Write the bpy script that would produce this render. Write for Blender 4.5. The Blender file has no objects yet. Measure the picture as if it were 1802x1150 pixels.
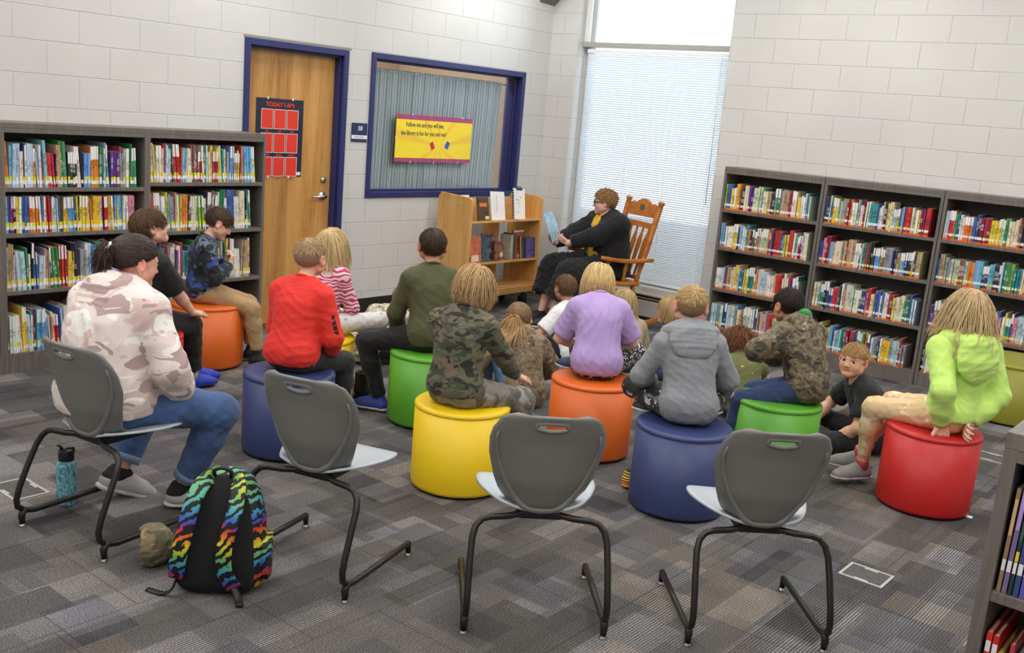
import bpy, math, random
import numpy as np
from mathutils import Vector, Matrix
random.seed(7)
PI = math.pi
scene = bpy.context.scene
COL = scene.collection

# ------------------------------------------------------------------ camera
CAM_H = 1.8427
YAW, PITCH, ROLL, FPX = math.radians(51.738), math.radians(11.9762), math.radians(4.8847), 1774.3683
_F = Vector((math.sin(YAW) * math.cos(PITCH), math.cos(YAW) * math.cos(PITCH), -math.sin(PITCH)))
_R0 = Vector((math.cos(YAW), -math.sin(YAW), 0))
_U0 = _R0.cross(_F)
_R = math.cos(ROLL) * _R0 + math.sin(ROLL) * _U0
_U = -math.sin(ROLL) * _R0 + math.cos(ROLL) * _U0
cam_data = bpy.data.cameras.new('camera')
cam = bpy.data.objects.new('camera', cam_data)
COL.objects.link(cam)
cam_data.sensor_width = 36.0
cam_data.lens = FPX / 1802 * 36.0
cam_data.clip_start = 0.05
M = Matrix((( _R.x, _U.x, -_F.x, 0), (_R.y, _U.y, -_F.y, 0), (_R.z, _U.z, -_F.z, CAM_H), (0, 0, 0, 1)))
cam.matrix_world = M
scene.camera = cam

# ------------------------------------------------------------------ render look
scene.view_settings.view_transform = 'Standard'
scene.view_settings.look = 'None'
scene.view_settings.gamma = 1.0
scene.view_settings.use_curve_mapping = False
scene.view_settings.exposure = 0.0
scene.cycles.use_denoising = True
scene.cycles.max_bounces = 7
scene.cycles.diffuse_bounces = 4
scene.cycles.glossy_bounces = 2
scene.cycles.transmission_bounces = 4
scene.cycles.transparent_max_bounces = 6
scene.cycles.caustics_reflective = False
scene.cycles.caustics_refractive = False
scene.cycles.sample_clamp_indirect = 4.0

# ------------------------------------------------------------------ world: bright overcast sky
world = bpy.data.worlds.new('overcast_sky')
scene.world = world
world.use_nodes = True
_bg = world.node_tree.nodes['Background']
_bg.inputs['Color'].default_value = (0.80, 0.90, 1.0, 1)
_bg.inputs['Strength'].default_value = 4.7

YA, XB, CEIL = 6.389, 8.341, 3.75       # long wall plane, window wall plane, ceiling height
WY0, WY1, WZ0, WZ1 = 4.40, 6.06, 0.30, 3.30    # window opening in the window wall

def area_light(name, loc, sx, sy, power, color=(1, 1, 1), rot=(0, 0, 0), portal=False):
    d = bpy.data.lights.new(name, 'AREA')
    d.shape = 'RECTANGLE'; d.size = sx; d.size_y = sy
    d.energy = power; d.color = color
    if portal: d.cycles.is_portal = True
    o = bpy.data.objects.new(name, d); COL.objects.link(o)
    o.location = loc; o.rotation_euler = rot
    return o
# the library's ceiling troffers, in their grid
for _i in range(4):
    for _j in range(4):
        area_light('ceiling_troffer', (-1.0 + 2.7 * _i, -1.4 + 2.3 * _j, CEIL - 0.06), 0.6, 1.2, 35, (1.0, 0.985, 0.96))
area_light('window_portal', (XB + 0.27, (WY0 + WY1) / 2, (WZ0 + WZ1) / 2), WY1 - WY0, WZ1 - WZ0, 1, rot=(PI / 2, 0, PI / 2), portal=True)

# ------------------------------------------------------------------ helpers
def srgb(c):
    if isinstance(c, str):
        c = tuple(int(c[i:i + 2], 16) for i in (0, 2, 4))
    return tuple(((v / 255) / 12.92 if v / 255 <= 0.04045 else (((v / 255) + 0.055) / 1.055) ** 2.4) for v in c[:3])

class NT:
    """short-hand for building node trees"""
    def __init__(s, name):
        s.m = bpy.data.materials.new(name); s.m.use_nodes = True
        s.t = s.m.node_tree; s.b = s.t.nodes['Principled BSDF']
        s.out = s.t.nodes['Material Output']
    def n(s, typ, **kw):
        nd = s.t.nodes.new(typ)
        for k, v in kw.items():
            if k.startswith('i_'):
                key = k[2:]
                nd.inputs[int(key) if key.isdigit() else key.replace('_', ' ')].default_value = v
            else: setattr(nd, k, v)
        return nd
    def l(s, a, ao, b, bi):
        s.t.links.new(a.outputs[ao], b.inputs[bi])
    def coord(s, kind='Object', scale=None, rot=None):
        c = s.n('ShaderNodeTexCoord')
        mp = s.n('ShaderNodeMapping')
        if scale is not None: mp.inputs['Scale'].default_value = scale if not isinstance(scale, (int, float)) else (scale,) * 3
        if rot is not None: mp.inputs['Rotation'].default_value = rot
        s.l(c, kind, mp, 'Vector')
        return mp
    def noise(s, vec, scale, detail=2, rough=0.5, dist=0.0):
        nd = s.n('ShaderNodeTexNoise', i_Scale=scale, i_Detail=detail, i_Roughness=rough, i_Distortion=dist)
        if vec: s.l(vec, 0, nd, 'Vector')
        return nd
    def ramp(s, src, so, stops, interp='LINEAR'):
        r = s.n('ShaderNodeValToRGB'); cr = r.color_ramp; cr.interpolation = interp
        while len(cr.elements) < len(stops): cr.elements.new(0.5)
        for e, (p, c) in zip(cr.elements, stops):
            e.position = p; e.color = (*c, 1) if len(c) == 3 else c
        s.l(src, so, r, 'Fac'); return r
    def mix(s, a, ao, b, bo, f=None, fo=0, fac=0.5, typ='MIX'):
        m = s.n('ShaderNodeMix', data_type='RGBA', blend_type=typ)
        m.inputs[0].default_value = fac
        if f: s.l(f, fo, m, 0)
        for src, o, idx in ((a, ao, 6), (b, bo, 7)):
            if isinstance(src, tuple): m.inputs[idx].default_value = (*src, 1)
            else: s.l(src, o, m, idx)
        return m
    def math(s, op, a, ao=0, b=None, bo=0):
        m = s.n('ShaderNodeMath', operation=op)
        for src, o, i in ((a, ao, 0), (b, bo, 1)):
            if src is None: continue
            if isinstance(src, (int, float)): m.inputs[i].default_value = src
            else: s.l(src, o, m, i)
        return m
    def bump(s, src, so, strength=0.3, dist=0.01):
        b = s.n('ShaderNodeBump', i_Strength=strength, i_Distance=dist)
        s.l(src, so, b, 'Height'); s.l(b, 'Normal', s.b, 'Normal'); return b
    def set(s, rough=0.6, metal=0.0, color=None, **kw):
        s.b.inputs['Roughness'].default_value = rough
        s.b.inputs['Metallic'].default_value = metal
        if color is not None: s.b.inputs['Base Color'].default_value = (*color, 1)
        for k, v in kw.items(): s.b.inputs[k.replace('_', ' ')].default_value = v
        return s

_plain = {}
def plain(name, c, rough=0.6, metal=0.0, bump=0.0, bscale=200, var=0.0, **kw):
    if name in _plain: return _plain[name]
    t = NT(name); t.set(rough, metal, srgb(c), **kw)
    if var or bump:
        v = t.coord('Object')
        nz = t.noise(v, bscale, 2)
        if var:
            cc = srgb(c)
            r = t.ramp(nz, 0, [(0.3, tuple(x * (1 - var) for x in cc)), (0.7, tuple(min(1, x * (1 + var)) for x in cc))])
            t.l(r, 0, t.b, 'Base Color')
        if bump: t.bump(nz, 0, bump, 0.004)
    _plain[name] = t.m
    return t.m

class MB:
    """collects simple shapes into one mesh"""
    def __init__(s): s.v = []; s.f = []; s.mi = []; s.sm = []; s.fc = []
    def add(s, verts, faces, mat=0, smooth=False, col=None):
        o = len(s.v); s.v += [tuple(p) for p in verts]
        for f in faces:
            s.f.append([i + o for i in f]); s.mi.append(mat); s.sm.append(smooth); s.fc.append(col)
        return s
    def box(s, x0, x1, y0, y1, z0, z1, mat=0, col=None, M=None):
        v = [(x, y, z) for z in (z0, z1) for y in (y0, y1) for x in (x0, x1)]
        if M is not None: v = [tuple(M @ Vector(p)) for p in v]
        return s.add(v, [(0, 2, 3, 1), (4, 5, 7, 6), (0, 1, 5, 4), (2, 6, 7, 3), (0, 4, 6, 2), (1, 3, 7, 5)], mat, False, col)
    def tube(s, path, r, n=10, mat=0, caps=True, smooth=True, col=None, flat=1.0, up=None):
        P = [Vector(p) for p in path]; R = r if isinstance(r, (list, tuple)) else [r] * len(P)
        T = []
        for i in range(len(P)):
            a = P[max(i - 1, 0)]; b = P[min(i + 1, len(P) - 1)]
            d = b - a; T.append(d.normalized() if d.length > 1e-9 else Vector((0, 0, 1)))
        u = Vector(up) if up else (Vector((0, 0, 1)) if abs(T[0].z) < 0.9 else Vector((1, 0, 0)))
        nrm = (u - T[0] * u.dot(T[0])).normalized()
        vs = []
        for i in range(len(P)):
            nrm = (nrm - T[i] * nrm.dot(T[i])).normalized()
            bn = T[i].cross(nrm)
            for k in range(n):
                a = 2 * PI * k / n
                vs.append(P[i] + (nrm * math.cos(a) * flat + bn * math.sin(a)) * R[i])
        fs = []
        for i in range(len(P) - 1):
            for k in range(n):
                k2 = (k + 1) % n
                fs.append((i * n + k, i * n + k2, (i + 1) * n + k2, (i + 1) * n + k))
        if caps:
            fs.append(tuple(reversed(range(n)))); fs.append(tuple(range((len(P) - 1) * n, len(P) * n)))
        return s.add(vs, fs, mat, smooth, col)
    def lathe(s, prof, n=24, mat=0, M=None, smooth=True, col=None):
        vs = []; fs = []
        for r, z in prof:
            for k in range(n):
                a = 2 * PI * k / n
                p = Vector((max(r, 1e-4) * math.cos(a), max(r, 1e-4) * math.sin(a), z))
                vs.append(M @ p if M is not None else p)
        for i in range(len(prof) - 1):
            for k in range(n):
                k2 = (k + 1) % n
                fs.append((i * n + k, i * n + k2, (i + 1) * n + k2, (i + 1) * n + k))
        fs.append(tuple(reversed(range(n)))); fs.append(tuple(range((len(prof) - 1) * n, len(prof) * n)))
        return s.add(vs, fs, mat, smooth, col)
    def turned(s, a, b, prof, n=14, mat=0):
        """lathe along the segment a-b; prof = (radius, 0..1)"""
        a = Vector(a); b = Vector(b)
        return s.tube([a.lerp(b, t) for _, t in prof], [r for r, _ in prof], n, mat)
    def prism(s, poly, t, M=None, mat=0, col=None):
        """polygon in local xz extruded along y from 0 to t"""
        n = len(poly)
        v = [(x, 0, z) for x, z in poly] + [(x, t, z) for x, z in poly]
        if M is not None: v = [tuple(M @ Vector(p)) for p in v]
        f = [tuple(range(n)), tuple(reversed(range(n, 2 * n)))] + [(i, n + i, n + (i + 1) % n, (i + 1) % n) for i in range(n)]
        return s.add(v, f, mat, False, col)
    def sphere(s, c, r, n=16, m=10, mat=0, col=None, sc=(1, 1, 1)):
        vs = []; fs = []
        for i in range(m + 1):
            th = PI * i / m
            for k in range(n):
                ph = 2 * PI * k / n
                vs.append((c[0] + r * sc[0] * math.sin(th) * math.cos(ph), c[1] + r * sc[1] * math.sin(th) * math.sin(ph), c[2] + r * sc[2] * math.cos(th)))
        for i in range(m):
            for k in range(n):
                k2 = (k + 1) % n
                fs.append((i * n + k, (i + 1) * n + k, (i + 1) * n + k2, i * n + k2))
        return s.add(vs, fs, mat, True, col)
    def mesh(s, name, mats):
        me = bpy.data.meshes.new(name)
        me.from_pydata([tuple(p) for p in s.v], [], s.f)
        for m in (mats if isinstance(mats, (list, tuple)) else [mats]): me.materials.append(m)
        me.polygons.foreach_set('material_index', s.mi)
        me.polygons.foreach_set('use_smooth', s.sm)
        if any(c is not None for c in s.fc):
            at = me.color_attributes.new('Col', 'FLOAT_COLOR', 'CORNER')
            arr = []
            for p, c in zip(me.polygons, s.fc):
                c = c or (1, 1, 1); arr += [c[0], c[1], c[2], 1.0] * p.loop_total
            at.data.foreach_set('color', arr)
        me.update()
        return me

def add_obj(name, me, parent=None, loc=None, rotz=0.0):
    o = bpy.data.objects.new(name, me); COL.objects.link(o)
    if parent: o.parent = parent
    if loc is not None: o.location = loc
    if rotz: o.rotation_euler[2] = rotz
    return o
def bevel(o, w=0.004, seg=2, ang=40):
    b = o.modifiers.new('soft edges', 'BEVEL'); b.width = w; b.segments = seg; b.limit_method = 'ANGLE'; b.angle_limit = math.radians(ang)
    b.harden_normals = False
    return o
def part(name, mb, mats, parent, bv=0, label=None):
    o = add_obj(name, mb.mesh(name, mats), parent)
    if bv: bevel(o, bv)
    if label: o['label'] = label
    return o
def tag(o, label, cat, group=None):
    o['label'] = label; o['category'] = cat
    if group: o['group'] = group
    return o
def thing(name, label, cat, loc=(0, 0, 0), rotz=0.0, group=None):
    o = bpy.data.objects.new(name, None); COL.objects.link(o)
    o.empty_display_size = 0.1
    o.location = loc; o.rotation_euler = (0, 0, rotz)
    return tag(o, label, cat, group)
def struct(name, mb, mats, parent=None, bv=0):
    o = add_obj(name, mb.mesh(name, mats), parent)
    if bv: bevel(o, bv)
    if parent is None: o['kind'] = 'structure'
    return o
def text_mesh(txt, size, font_extr=0.0006, align='CENTER', bold=0.0, xscale=1.0):
    cu = bpy.data.curves.new('lettering', 'FONT'); cu.body = txt; cu.size = size
    cu.align_x = align; cu.extrude = font_extr; cu.offset = bold
    ob = bpy.data.objects.new('lettering', cu)
    COL.objects.link(ob)
    dg = bpy.context.evaluated_depsgraph_get()
    me = bpy.data.meshes.new_from_object(ob.evaluated_get(dg))
    bpy.data.objects.remove(ob); bpy.data.curves.remove(cu)
    vs = [(v.co.x * xscale, v.co.y, v.co.z) for v in me.vertices]; fs = [tuple(p.vertices) for p in me.polygons]
    bpy.data.meshes.remove(me)
    return vs, fs
def put_text(mb, txt, size, M, mat=0, align='CENTER', bold=0.0, col=None, xscale=1.0):
    vs, fs = text_mesh(txt, size, align=align, bold=bold, xscale=xscale)
    mb.add([tuple(M @ Vector(v)) for v in vs], fs, mat, False, col)
def ordinal(n):
    return f"{n}{'th' if 10 <= n % 100 <= 20 else {1: 'st', 2: 'nd', 3: 'rd'}.get(n % 10, 'th')}"
def vcol_mat(name, rough=0.55, **kw):
    t = NT(name); t.set(rough, **kw)
    a = t.n('ShaderNodeAttribute', attribute_name='Col'); t.l(a, 'Color', t.b, 'Base Color')
    return t.m
# ------------------------------------------------------------------ the room
def block_mat(name, axis, bw, shift):
    """painted concrete block: 0.4064 x 0.2032 running bond with raked joints"""
    t = NT(name); t.set(0.55)
    c = t.n('ShaderNodeTexCoord'); sp = t.n('ShaderNodeSeparateXYZ'); cb = t.n('ShaderNodeCombineXYZ')
    t.l(c, 'Object', sp, 0); sh = t.math('ADD', sp, axis, shift); t.l(sh, 0, cb, 0); t.l(sp, 2, cb, 1)
    br = t.n('ShaderNodeTexBrick', offset=0.5, squash=1.0, i_Scale=1.0)
    br.inputs['Mortar Size'].default_value = 0.0042; br.inputs['Mortar Smooth'].default_value = 0.5
    br.inputs['Brick Width'].default_value = bw; br.inputs['Row Height'].default_value = 0.2032
    br.inputs['Color1'].default_value = (1, 1, 1, 1); br.inputs['Color2'].default_value = (1, 1, 1, 1); br.inputs['Mortar'].default_value = (0, 0, 0, 1)
    t.l(cb, 0, br, 'Vector')
    n1 = t.noise(cb, 1.3, 3); n2 = t.noise(c, 260, 3); t.t.links.new(c.outputs['Object'], n2.inputs['Vector'])
    base = t.ramp(n1, 0, [(0.3, srgb((203, 202, 199))), (0.7, srgb((211, 210, 207)))])
    mx = t.mix(base, 0, srgb((206, 205, 202)), 0, br, 'Fac')
    t.l(mx, 2, t.b, 'Base Color')
    h = t.math('MULTIPLY', n2, 0, 0.12); h2 = t.math('SUBTRACT', h, 0, br, 'Fac')
    t.bump(h2, 0, 0.75, 0.006)
    return t.m
m_wallA = block_mat('painted_block_long_wall', 0, .4235, .197)
m_wallB = block_mat('painted_block_window_wall', 1, .411, -.074)

def carpet_mat():
    t = NT('carpet_tile'); t.set(0.95)
    t.b.inputs['Specular IOR Level'].default_value = 0.15
    c = t.n('ShaderNodeTexCoord')
    def patches(w, h, off, scale_seed, sq=1.0):
        mp = t.n('ShaderNodeMapping'); mp.inputs['Location'].default_value = (scale_seed, scale_seed * 1.7, 0)
        t.l(c, 'Object', mp, 'Vector')
        b = t.n('ShaderNodeTexBrick', offset=off, squash=sq, squash_frequency=3, i_Scale=1.0)
        b.inputs['Mortar Size'].default_value = 0.0; b.inputs['Brick Width'].default_value = w; b.inputs['Row Height'].default_value = h
        b.inputs['Color1'].default_value = (0, 0, 0, 1); b.inputs['Color2'].default_value = (1, 1, 1, 1)
        t.l(mp, 0, b, 'Vector'); return b
    a = patches(0.30, 0.20, 0.37, 0.13); b = patches(0.46, 0.125, 0.61, 2.71); d = patches(0.61, 0.61, 0.0, 0.0)
    e = patches(0.21, 0.30, 0.43, 5.17)
    wv = t.n('ShaderNodeMapping'); wv.inputs['Scale'].default_value = (0.35, 1, 1)
    t.l(c, 'Object', wv, 'Vector')
    soft = t.noise(wv, 4.5, 2)
    s1 = t.math('ADD', t.math('MULTIPLY', a, 0, 0.42), 0, t.math('MULTIPLY', b, 0, 0.42), 0)
    s2 = t.math('ADD', s1, 0, t.math('MULTIPLY', e, 0, 0.26), 0)
    s3 = t.math('ADD', s2, 0, t.math('MULTIPLY', soft, 0, 0.35), 0)
    tone = t.ramp(s3, 0, [(0.28, srgb((60, 58, 57))), (0.55, srgb((87, 84, 82))), (0.82, srgb((108, 105, 104))), (1.0, srgb((134, 131, 131)))])
    # warm and blue tints come patch by patch
    hue = t.ramp(e, 'Color', [(0.0, (0.94, 0.97, 1.09)), (0.5, (1, 1, 1)), (0.85, (1.0, 0.98, 0.95)), (1.0, (1.10, 1.0, 0.86))])
    tinted = t.mix(tone, 0, hue, 0, fac=1.0, typ='MULTIPLY')
    # ribs run along x, strong in some patches and absent in others
    rb = t.n('ShaderNodeMapping'); t.l(c, 'Object', rb, 'Vector')
    w = t.n('ShaderNodeTexWave', wave_type='BANDS', bands_direction='Y', i_Scale=26.5, i_Distortion=0.5, i_Detail=2.0)
    w.inputs['Detail Scale'].default_value = 2.0
    t.l(rb, 0, w, 'Vector')
    amt = t.ramp(b, 'Color', [(0.15, (0.22,) * 3), (0.5, (0.55,) * 3), (0.8, (1.0,) * 3)])
    rib = t.ramp(w, 'Fac', [(0.25, (0.40,) * 3), (0.6, (1.22,) * 3)])
    ribbed = t.mix(tinted, 2, rib, 0, fac=1.0, typ='MULTIPLY')
    m1 = t.mix(tinted, 2, ribbed, 2, amt, 0)
    fl = t.noise(None, 190, 3, 0.75); t.l(c, 'Object', fl, 'Vector')
    fr = t.ramp(fl, 0, [(0.34, (0.30,) * 3), (0.5, (0.92,) * 3), (0.66, (1.9,) * 3)])
    m2 = t.mix(m1, 2, fr, 0, fac=1.0, typ='MULTIPLY')
    # tile seams
    sm = t.n('ShaderNodeTexBrick', offset=0.5, i_Scale=1.0)
    sm.inputs['Mortar Size'].default_value = 0.0025; sm.inputs['Brick Width'].default_value = 0.61; sm.inputs['Row Height'].default_value = 0.61
    t.l(c, 'Object', sm, 'Vector')
    sf = t.math('MULTIPLY', sm, 'Fac', 0.55); m3 = t.mix(m2, 2, srgb((48, 46, 45)), 0, sf, 0)
    t.l(m3, 2, t.b, 'Base Color')
    t.bump(fl, 0, 0.6, 0.004)
    return t.m
m_carpet = carpet_mat()
XL, YB = -2.6, -3.6        # the library's far side, behind the photographer
struct('floor', MB().box(XL - 0.2, XB + 0.25, YB - 0.2, YA + 0.25, -0.1, 0), m_carpet)
m_ceil = plain('ceiling_tile', (228, 227, 222), 0.9, bump=0.2, bscale=90)
struct('ceiling', MB().box(XL - 0.2, XB + 0.25, YB - 0.2, YA + 0.25, CEIL, CEIL + 0.1), m_ceil)

# long wall with door and interior window openings
DX0, DX1, DZ = 4.664, 5.672, 2.218
IX0, IX1, IZ0, IZ1 = 5.925, 7.972, 1.025, 2.232
T = 0.2
w = MB()
for x0, x1, z0, z1 in ((XL, DX0, 0, CEIL), (DX0, DX1, DZ, CEIL), (DX1, IX0, 0, CEIL), (IX0, IX1, 0, IZ0), (IX0, IX1, IZ1, CEIL), (IX1, XB + T, 0, CEIL)):
    w.box(x0, x1, YA, YA + T, z0, z1)
struct('wall_back', w, m_wallA)
w = MB()
for y0, y1, z0, z1 in ((YB, WY0, 0, CEIL), (WY0, WY1, 0, WZ0), (WY0, WY1, WZ1, CEIL), (WY1, YA, 0, CEIL)):
    w.box(XB, XB + .3, y0, y1, z0, z1)
struct('wall_right', w, m_wallB)
m_far = plain('painted_wall', (208, 205, 199), 0.6, bump=0.1, bscale=60)
struct('wall_left', MB().box(XL - T, XL, YB - T, YA + T, 0, CEIL), m_far)
struct('wall_front', MB().box(XL, XB + T, YB - T, YB, 0, CEIL), m_far)
# dropped grey wedge in the ceiling corner over the window wall
m_soff = plain('soffit_grey', (120, 118, 114), 0.7)
sw = MB().prism([(0, 0), (0, 0.85), (-0.62, 0.85)], 0.12, Matrix.Translation((XB, YA - 0.12, 2.90)))
sw = MB().add([(XB - .24, YA, 2.915), (XB, YA, 2.905), (XB, YA, CEIL), (XB - .24, YA, CEIL), (XB - .24, YA - .9, CEIL), (XB, YA - .9, CEIL)], [(0, 1, 2, 3), (0, 4, 5, 1), (0, 3, 4), (1, 5, 2), (2, 5, 4, 3)])
struct('trim_1', sw, m_soff)
m_base = plain('rubber_base', (34, 34, 36), 0.5)
bb = MB()
for x0, x1 in ((XL, DX0), (DX1, XB)): bb.box(x0, x1, YA - 0.006, YA, 0, 0.148)
struct('baseboard_back', bb, m_base)
bb = MB(); bb.box(XB - 0.006, XB, YB, WY0 - 0.2, 0, 0.148); bb.box(XB - 0.006, XB, 6.05, YA - 0.006, 0, 0.148)
struct('baseboard_right', bb, m_base)

# --- door
m_navy = plain('navy_paint', (40, 46, 100), 0.42, bump=0.05, bscale=80)
def wood_mat(name, c1, c2, c3, scale=(9, 9, 0.9), rough=0.38, rot=None, plank=None):
    t = NT(name); t.set(rough)
    v = t.coord('Object', scale, rot)
    n1 = t.noise(v, 1.0, 4, 0.55, 1.6); n2 = t.noise(v, 9.0, 3, 0.6, 0.4)
    s = t.math('ADD', t.math('MULTIPLY', n1, 0, 0.72), 0, t.math('MULTIPLY', n2, 0, 0.28), 0)
    r = t.ramp(s, 0, [(0.33, srgb(c1)), (0.5, srgb(c2)), (0.68, srgb(c3))])
    src = r
    if plank:
        c = t.n('ShaderNodeTexCoord'); b = t.n('ShaderNodeTexBrick', offset=0.0, i_Scale=1.0)
        b.inputs['Mortar Size'].default_value = 0; b.inputs['Brick Width'].default_value = plank; b.inputs['Row Height'].default_value = 9.0
        b.inputs['Color1'].default_value = (0.84, 0.82, 0.8, 1); b.inputs['Color2'].default_value = (1.1, 1.08, 1.04, 1)
        sp = t.n('ShaderNodeSeparateXYZ'); cb = t.n('ShaderNodeCombineXYZ'); t.l(c, 'Object', sp, 0); t.l(sp, 0, cb, 0); t.l(sp, 2, cb, 1)
        t.l(cb, 0, b, 'Vector')
        m = t.mix(r, 0, b, 'Color', fac=1.0, typ='MULTIPLY'); t.l(m, 2, t.b, 'Base Color')
    else: t.l(r, 0, t.b, 'Base Color')
    t.bump(n2, 0, 0.06, 0.002)
    return t.m
m_door = wood_mat('birch_veneer', (170, 116, 58), (198, 146, 82), (212, 164, 100), (7, 7, 0.7), 0.35, plank=0.148)
fr = MB(); fw = 0.05
def jamb_frame(mb, x0, x1, z0, z1, yf, yb, fw, sill=False):
    mb.box(x0, x0 + fw, yf, yb, z0, z1); mb.box(x1 - fw, x1, yf, yb, z0, z1); mb.box(x0 + fw, x1 - fw, yf, yb, z1 - fw, z1)
    if sill: mb.box(x0 + fw, x1 - fw, yf, yb, z0, z0 + fw)
jamb_frame(fr, DX0, DX1, 0, DZ, YA - 0.014, YA + T, fw)
# rebated stop inside the frame
fr.box(DX1 - fw - 0.016, DX1 - fw, YA + 0.02, YA + 0.085, 0, DZ - fw); fr.box(DX0 + fw, DX0 + fw + 0.016, YA + 0.02, YA + 0.085, 0, DZ - fw)
fr.box(DX0 + fw, DX1 - fw, YA + 0.02, YA + 0.085, DZ - fw - 0.016, DZ - fw)
door = struct('door_1', MB().box(DX0 + fw, DX1 - fw, YA + 0.088, YA + 0.132, 0.008, DZ - fw), m_door, bv=0.001)
struct('door_frame', fr, m_navy, door, 0.004)
m_chrome = plain('brushed_steel', (205, 203, 198), 0.28, 1.0)
hx, hz = 5.53, 1.035
h = MB()
Mh = Matrix.Translation((hx, YA + 0.088, hz)) @ Matrix.Rotation(PI / 2, 4, 'X')
h.lathe([(0.036, 0.0), (0.036, 0.008), (0.028, 0.012), (0.013, 0.014), (0.013, 0.05), (0.016, 0.052)], 20, 0, Mh)
h.tube([(hx, YA + 0.04, hz), (hx - 0.03, YA + 0.036, hz), (hx - 0.115, YA + 0.038, hz - 0.004), (hx - 0.13, YA + 0.05, hz - 0.004)], [0.011, 0.01, 0.009, 0.008], 10)
struct('door_handle', h, m_chrome, door)
h = MB(); h.lathe([(0.026, 0), (0.026, 0.012), (0.02, 0.016), (0.008, 0.018)], 20, 0, Matrix.Translation((hx + 0.005, YA + 0.088, hz + 0.13)) @ Matrix.Rotation(PI / 2, 4, 'X'))
struct('door_lock', h, m_chrome, door)
# ragged caulk line and grey steel lintel edge over the frame
struct('trim_2', MB().box(DX0 - 0.01, DX1 + 0.03, YA - 0.002, YA + 0.01, DZ, DZ + 0.017), plain('lintel_grey', (140, 138, 134), 0.8, bump=.6, bscale=40))

# --- interior window with curtain behind glass
fr = MB(); jamb_frame(fr, IX0, IX1, IZ0, IZ1, YA - 0.014, YA + T, fw, True)
for x0, x1, z0, z1 in ((IX0 + fw, IX0 + fw + .018, IZ0 + fw, IZ1 - fw), (IX1 - fw - .018, IX1 - fw, IZ0 + fw, IZ1 - fw), (IX0 + fw, IX1 - fw, IZ1 - fw - .018, IZ1 - fw), (IX0 + fw, IX1 - fw, IZ0 + fw, IZ0 + fw + .018)):
    fr.box(x0, x1, YA + 0.055, YA + 0.075, z0, z1)
win1 = struct('window_1', fr, m_navy, None, 0.004)
t = NT('clear_glass')
g = t.n('ShaderNodeBsdfGlossy', i_Roughness=0.02); tr = t.n('ShaderNodeBsdfTransparent'); lw = t.n('ShaderNodeLayerWeight', i_Blend=0.18); mxs = t.n('ShaderNodeMixShader')
tr.inputs['Color'].default_value = (0.97, 0.985, 0.98, 1)
t.l(lw, 'Fresnel', mxs, 0); t.l(tr, 0, mxs, 1); t.l(g, 0, mxs, 2); t.l(mxs, 0, t.out, 'Surface')
m_glass = t.m
struct('window_pane', MB().box(IX0 + fw, IX1 - fw, YA + 0.077, YA + 0.083, IZ0 + fw, IZ1 - fw), m_glass, win1)
# sheer striped curtain on a rod
t = NT('striped_sheer'); t.set(0.85)
c = t.n('ShaderNodeTexCoord')
wv = t.n('ShaderNodeTexWave', wave_type='BANDS', bands_direction='X', i_Scale=15.0, i_Distortion=0.5, i_Detail=1.0); t.l(c, 'UV', wv, 'Vector')
wv2 = t.n('ShaderNodeTexWave', wave_type='BANDS', bands_direction='X', i_Scale=5.3, i_Distortion=1.2); t.l(c, 'UV', wv2, 'Vector')
r = t.ramp(wv, 'Fac', [(0.35, srgb((170, 184, 194))), (0.65, srgb((236, 242, 246)))])
r2 = t.ramp(wv2, 'Fac', [(0.3, (0.86, 0.9, 0.93)), (0.6, (1, 1, 1))])
mm = t.mix(r, 0, r2, 0, fac=1, typ='MULTIPLY'); t.l(mm, 2, t.b, 'Base Color')
m_curt = t.m
NXC, NZC = 420, 12
vs, fs, uv = [], [], []
rr = random.Random(3)
ph = [rr.uniform(0, 6.28) for _ in range(4)]
cx0, cx1, cz0, cz1 = IX0 - 0.02, IX1 - 0.145, IZ0 - 0.05, IZ1 - 0.115
for j in range(NZC + 1):
    for i in range(NXC + 1):
        u = i / NXC; v = j / NZC
        x = cx0 + (cx1 - cx0) * u - 0.05 * (1 - v) * u
        y = YA + 0.155 + 0.014 * math.sin(u * 150 + ph[0] + 0.8 * math.sin(u * 31 + v)) + 0.006 * math.sin(u * 67 + ph[1] + v * 2)
        vs.append((x, y, cz0 + (cz1 - cz0) * v)); uv.append((u * 2.2, v))
for j in range(NZC):
    for i in range(NXC):
        a = j * (NXC + 1) + i; fs.append((a, a + 1, a + NXC + 2, a + NXC + 1))
mb = MB().add(vs, fs, 0, True); me = mb.mesh('fabric', m_curt)
ul = me.uv_layers.new(name='UVMap')
for p in me.polygons:
    for li in p.loop_indices: ul.data[li].uv = uv[me.loops[li].vertex_index]
cur = thing('curtain', 'pale blue-grey striped sheer curtain hanging behind the navy-framed window', 'curtain', (0, 0, 0))
add_obj('fabric', me, cur)
part('rod', MB().tube([(IX0 + 0.02, YA + 0.155, cz1 - .02), (IX1 - 0.06, YA + 0.155, cz1 - .02)], 0.009), plain('rod_white', (210, 208, 200), .4), cur)
# the office behind the curtain
m_office = plain('office_wall', (150, 128, 105), 0.8)
of = MB().box(4.2, 8.5, YA + 2.2, YA + 2.3, 0, CEIL).box(4.2, 4.3, YA + T, YA + 2.2, 0, CEIL).box(8.4, 8.5, YA + T, YA + 2.2, 0, CEIL).box(4.2, 8.5, YA + T, YA + 2.3, CEIL, CEIL + .05).box(4.2, 8.5, YA + T, YA + 2.3, -.05, 0)
struct('wall_office', of, m_office)
area_light('office_troffer', (6.6, YA + 1.2, CEIL - 0.06), 0.6, 1.2, 125, (1.0, 0.98, 0.96))

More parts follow.
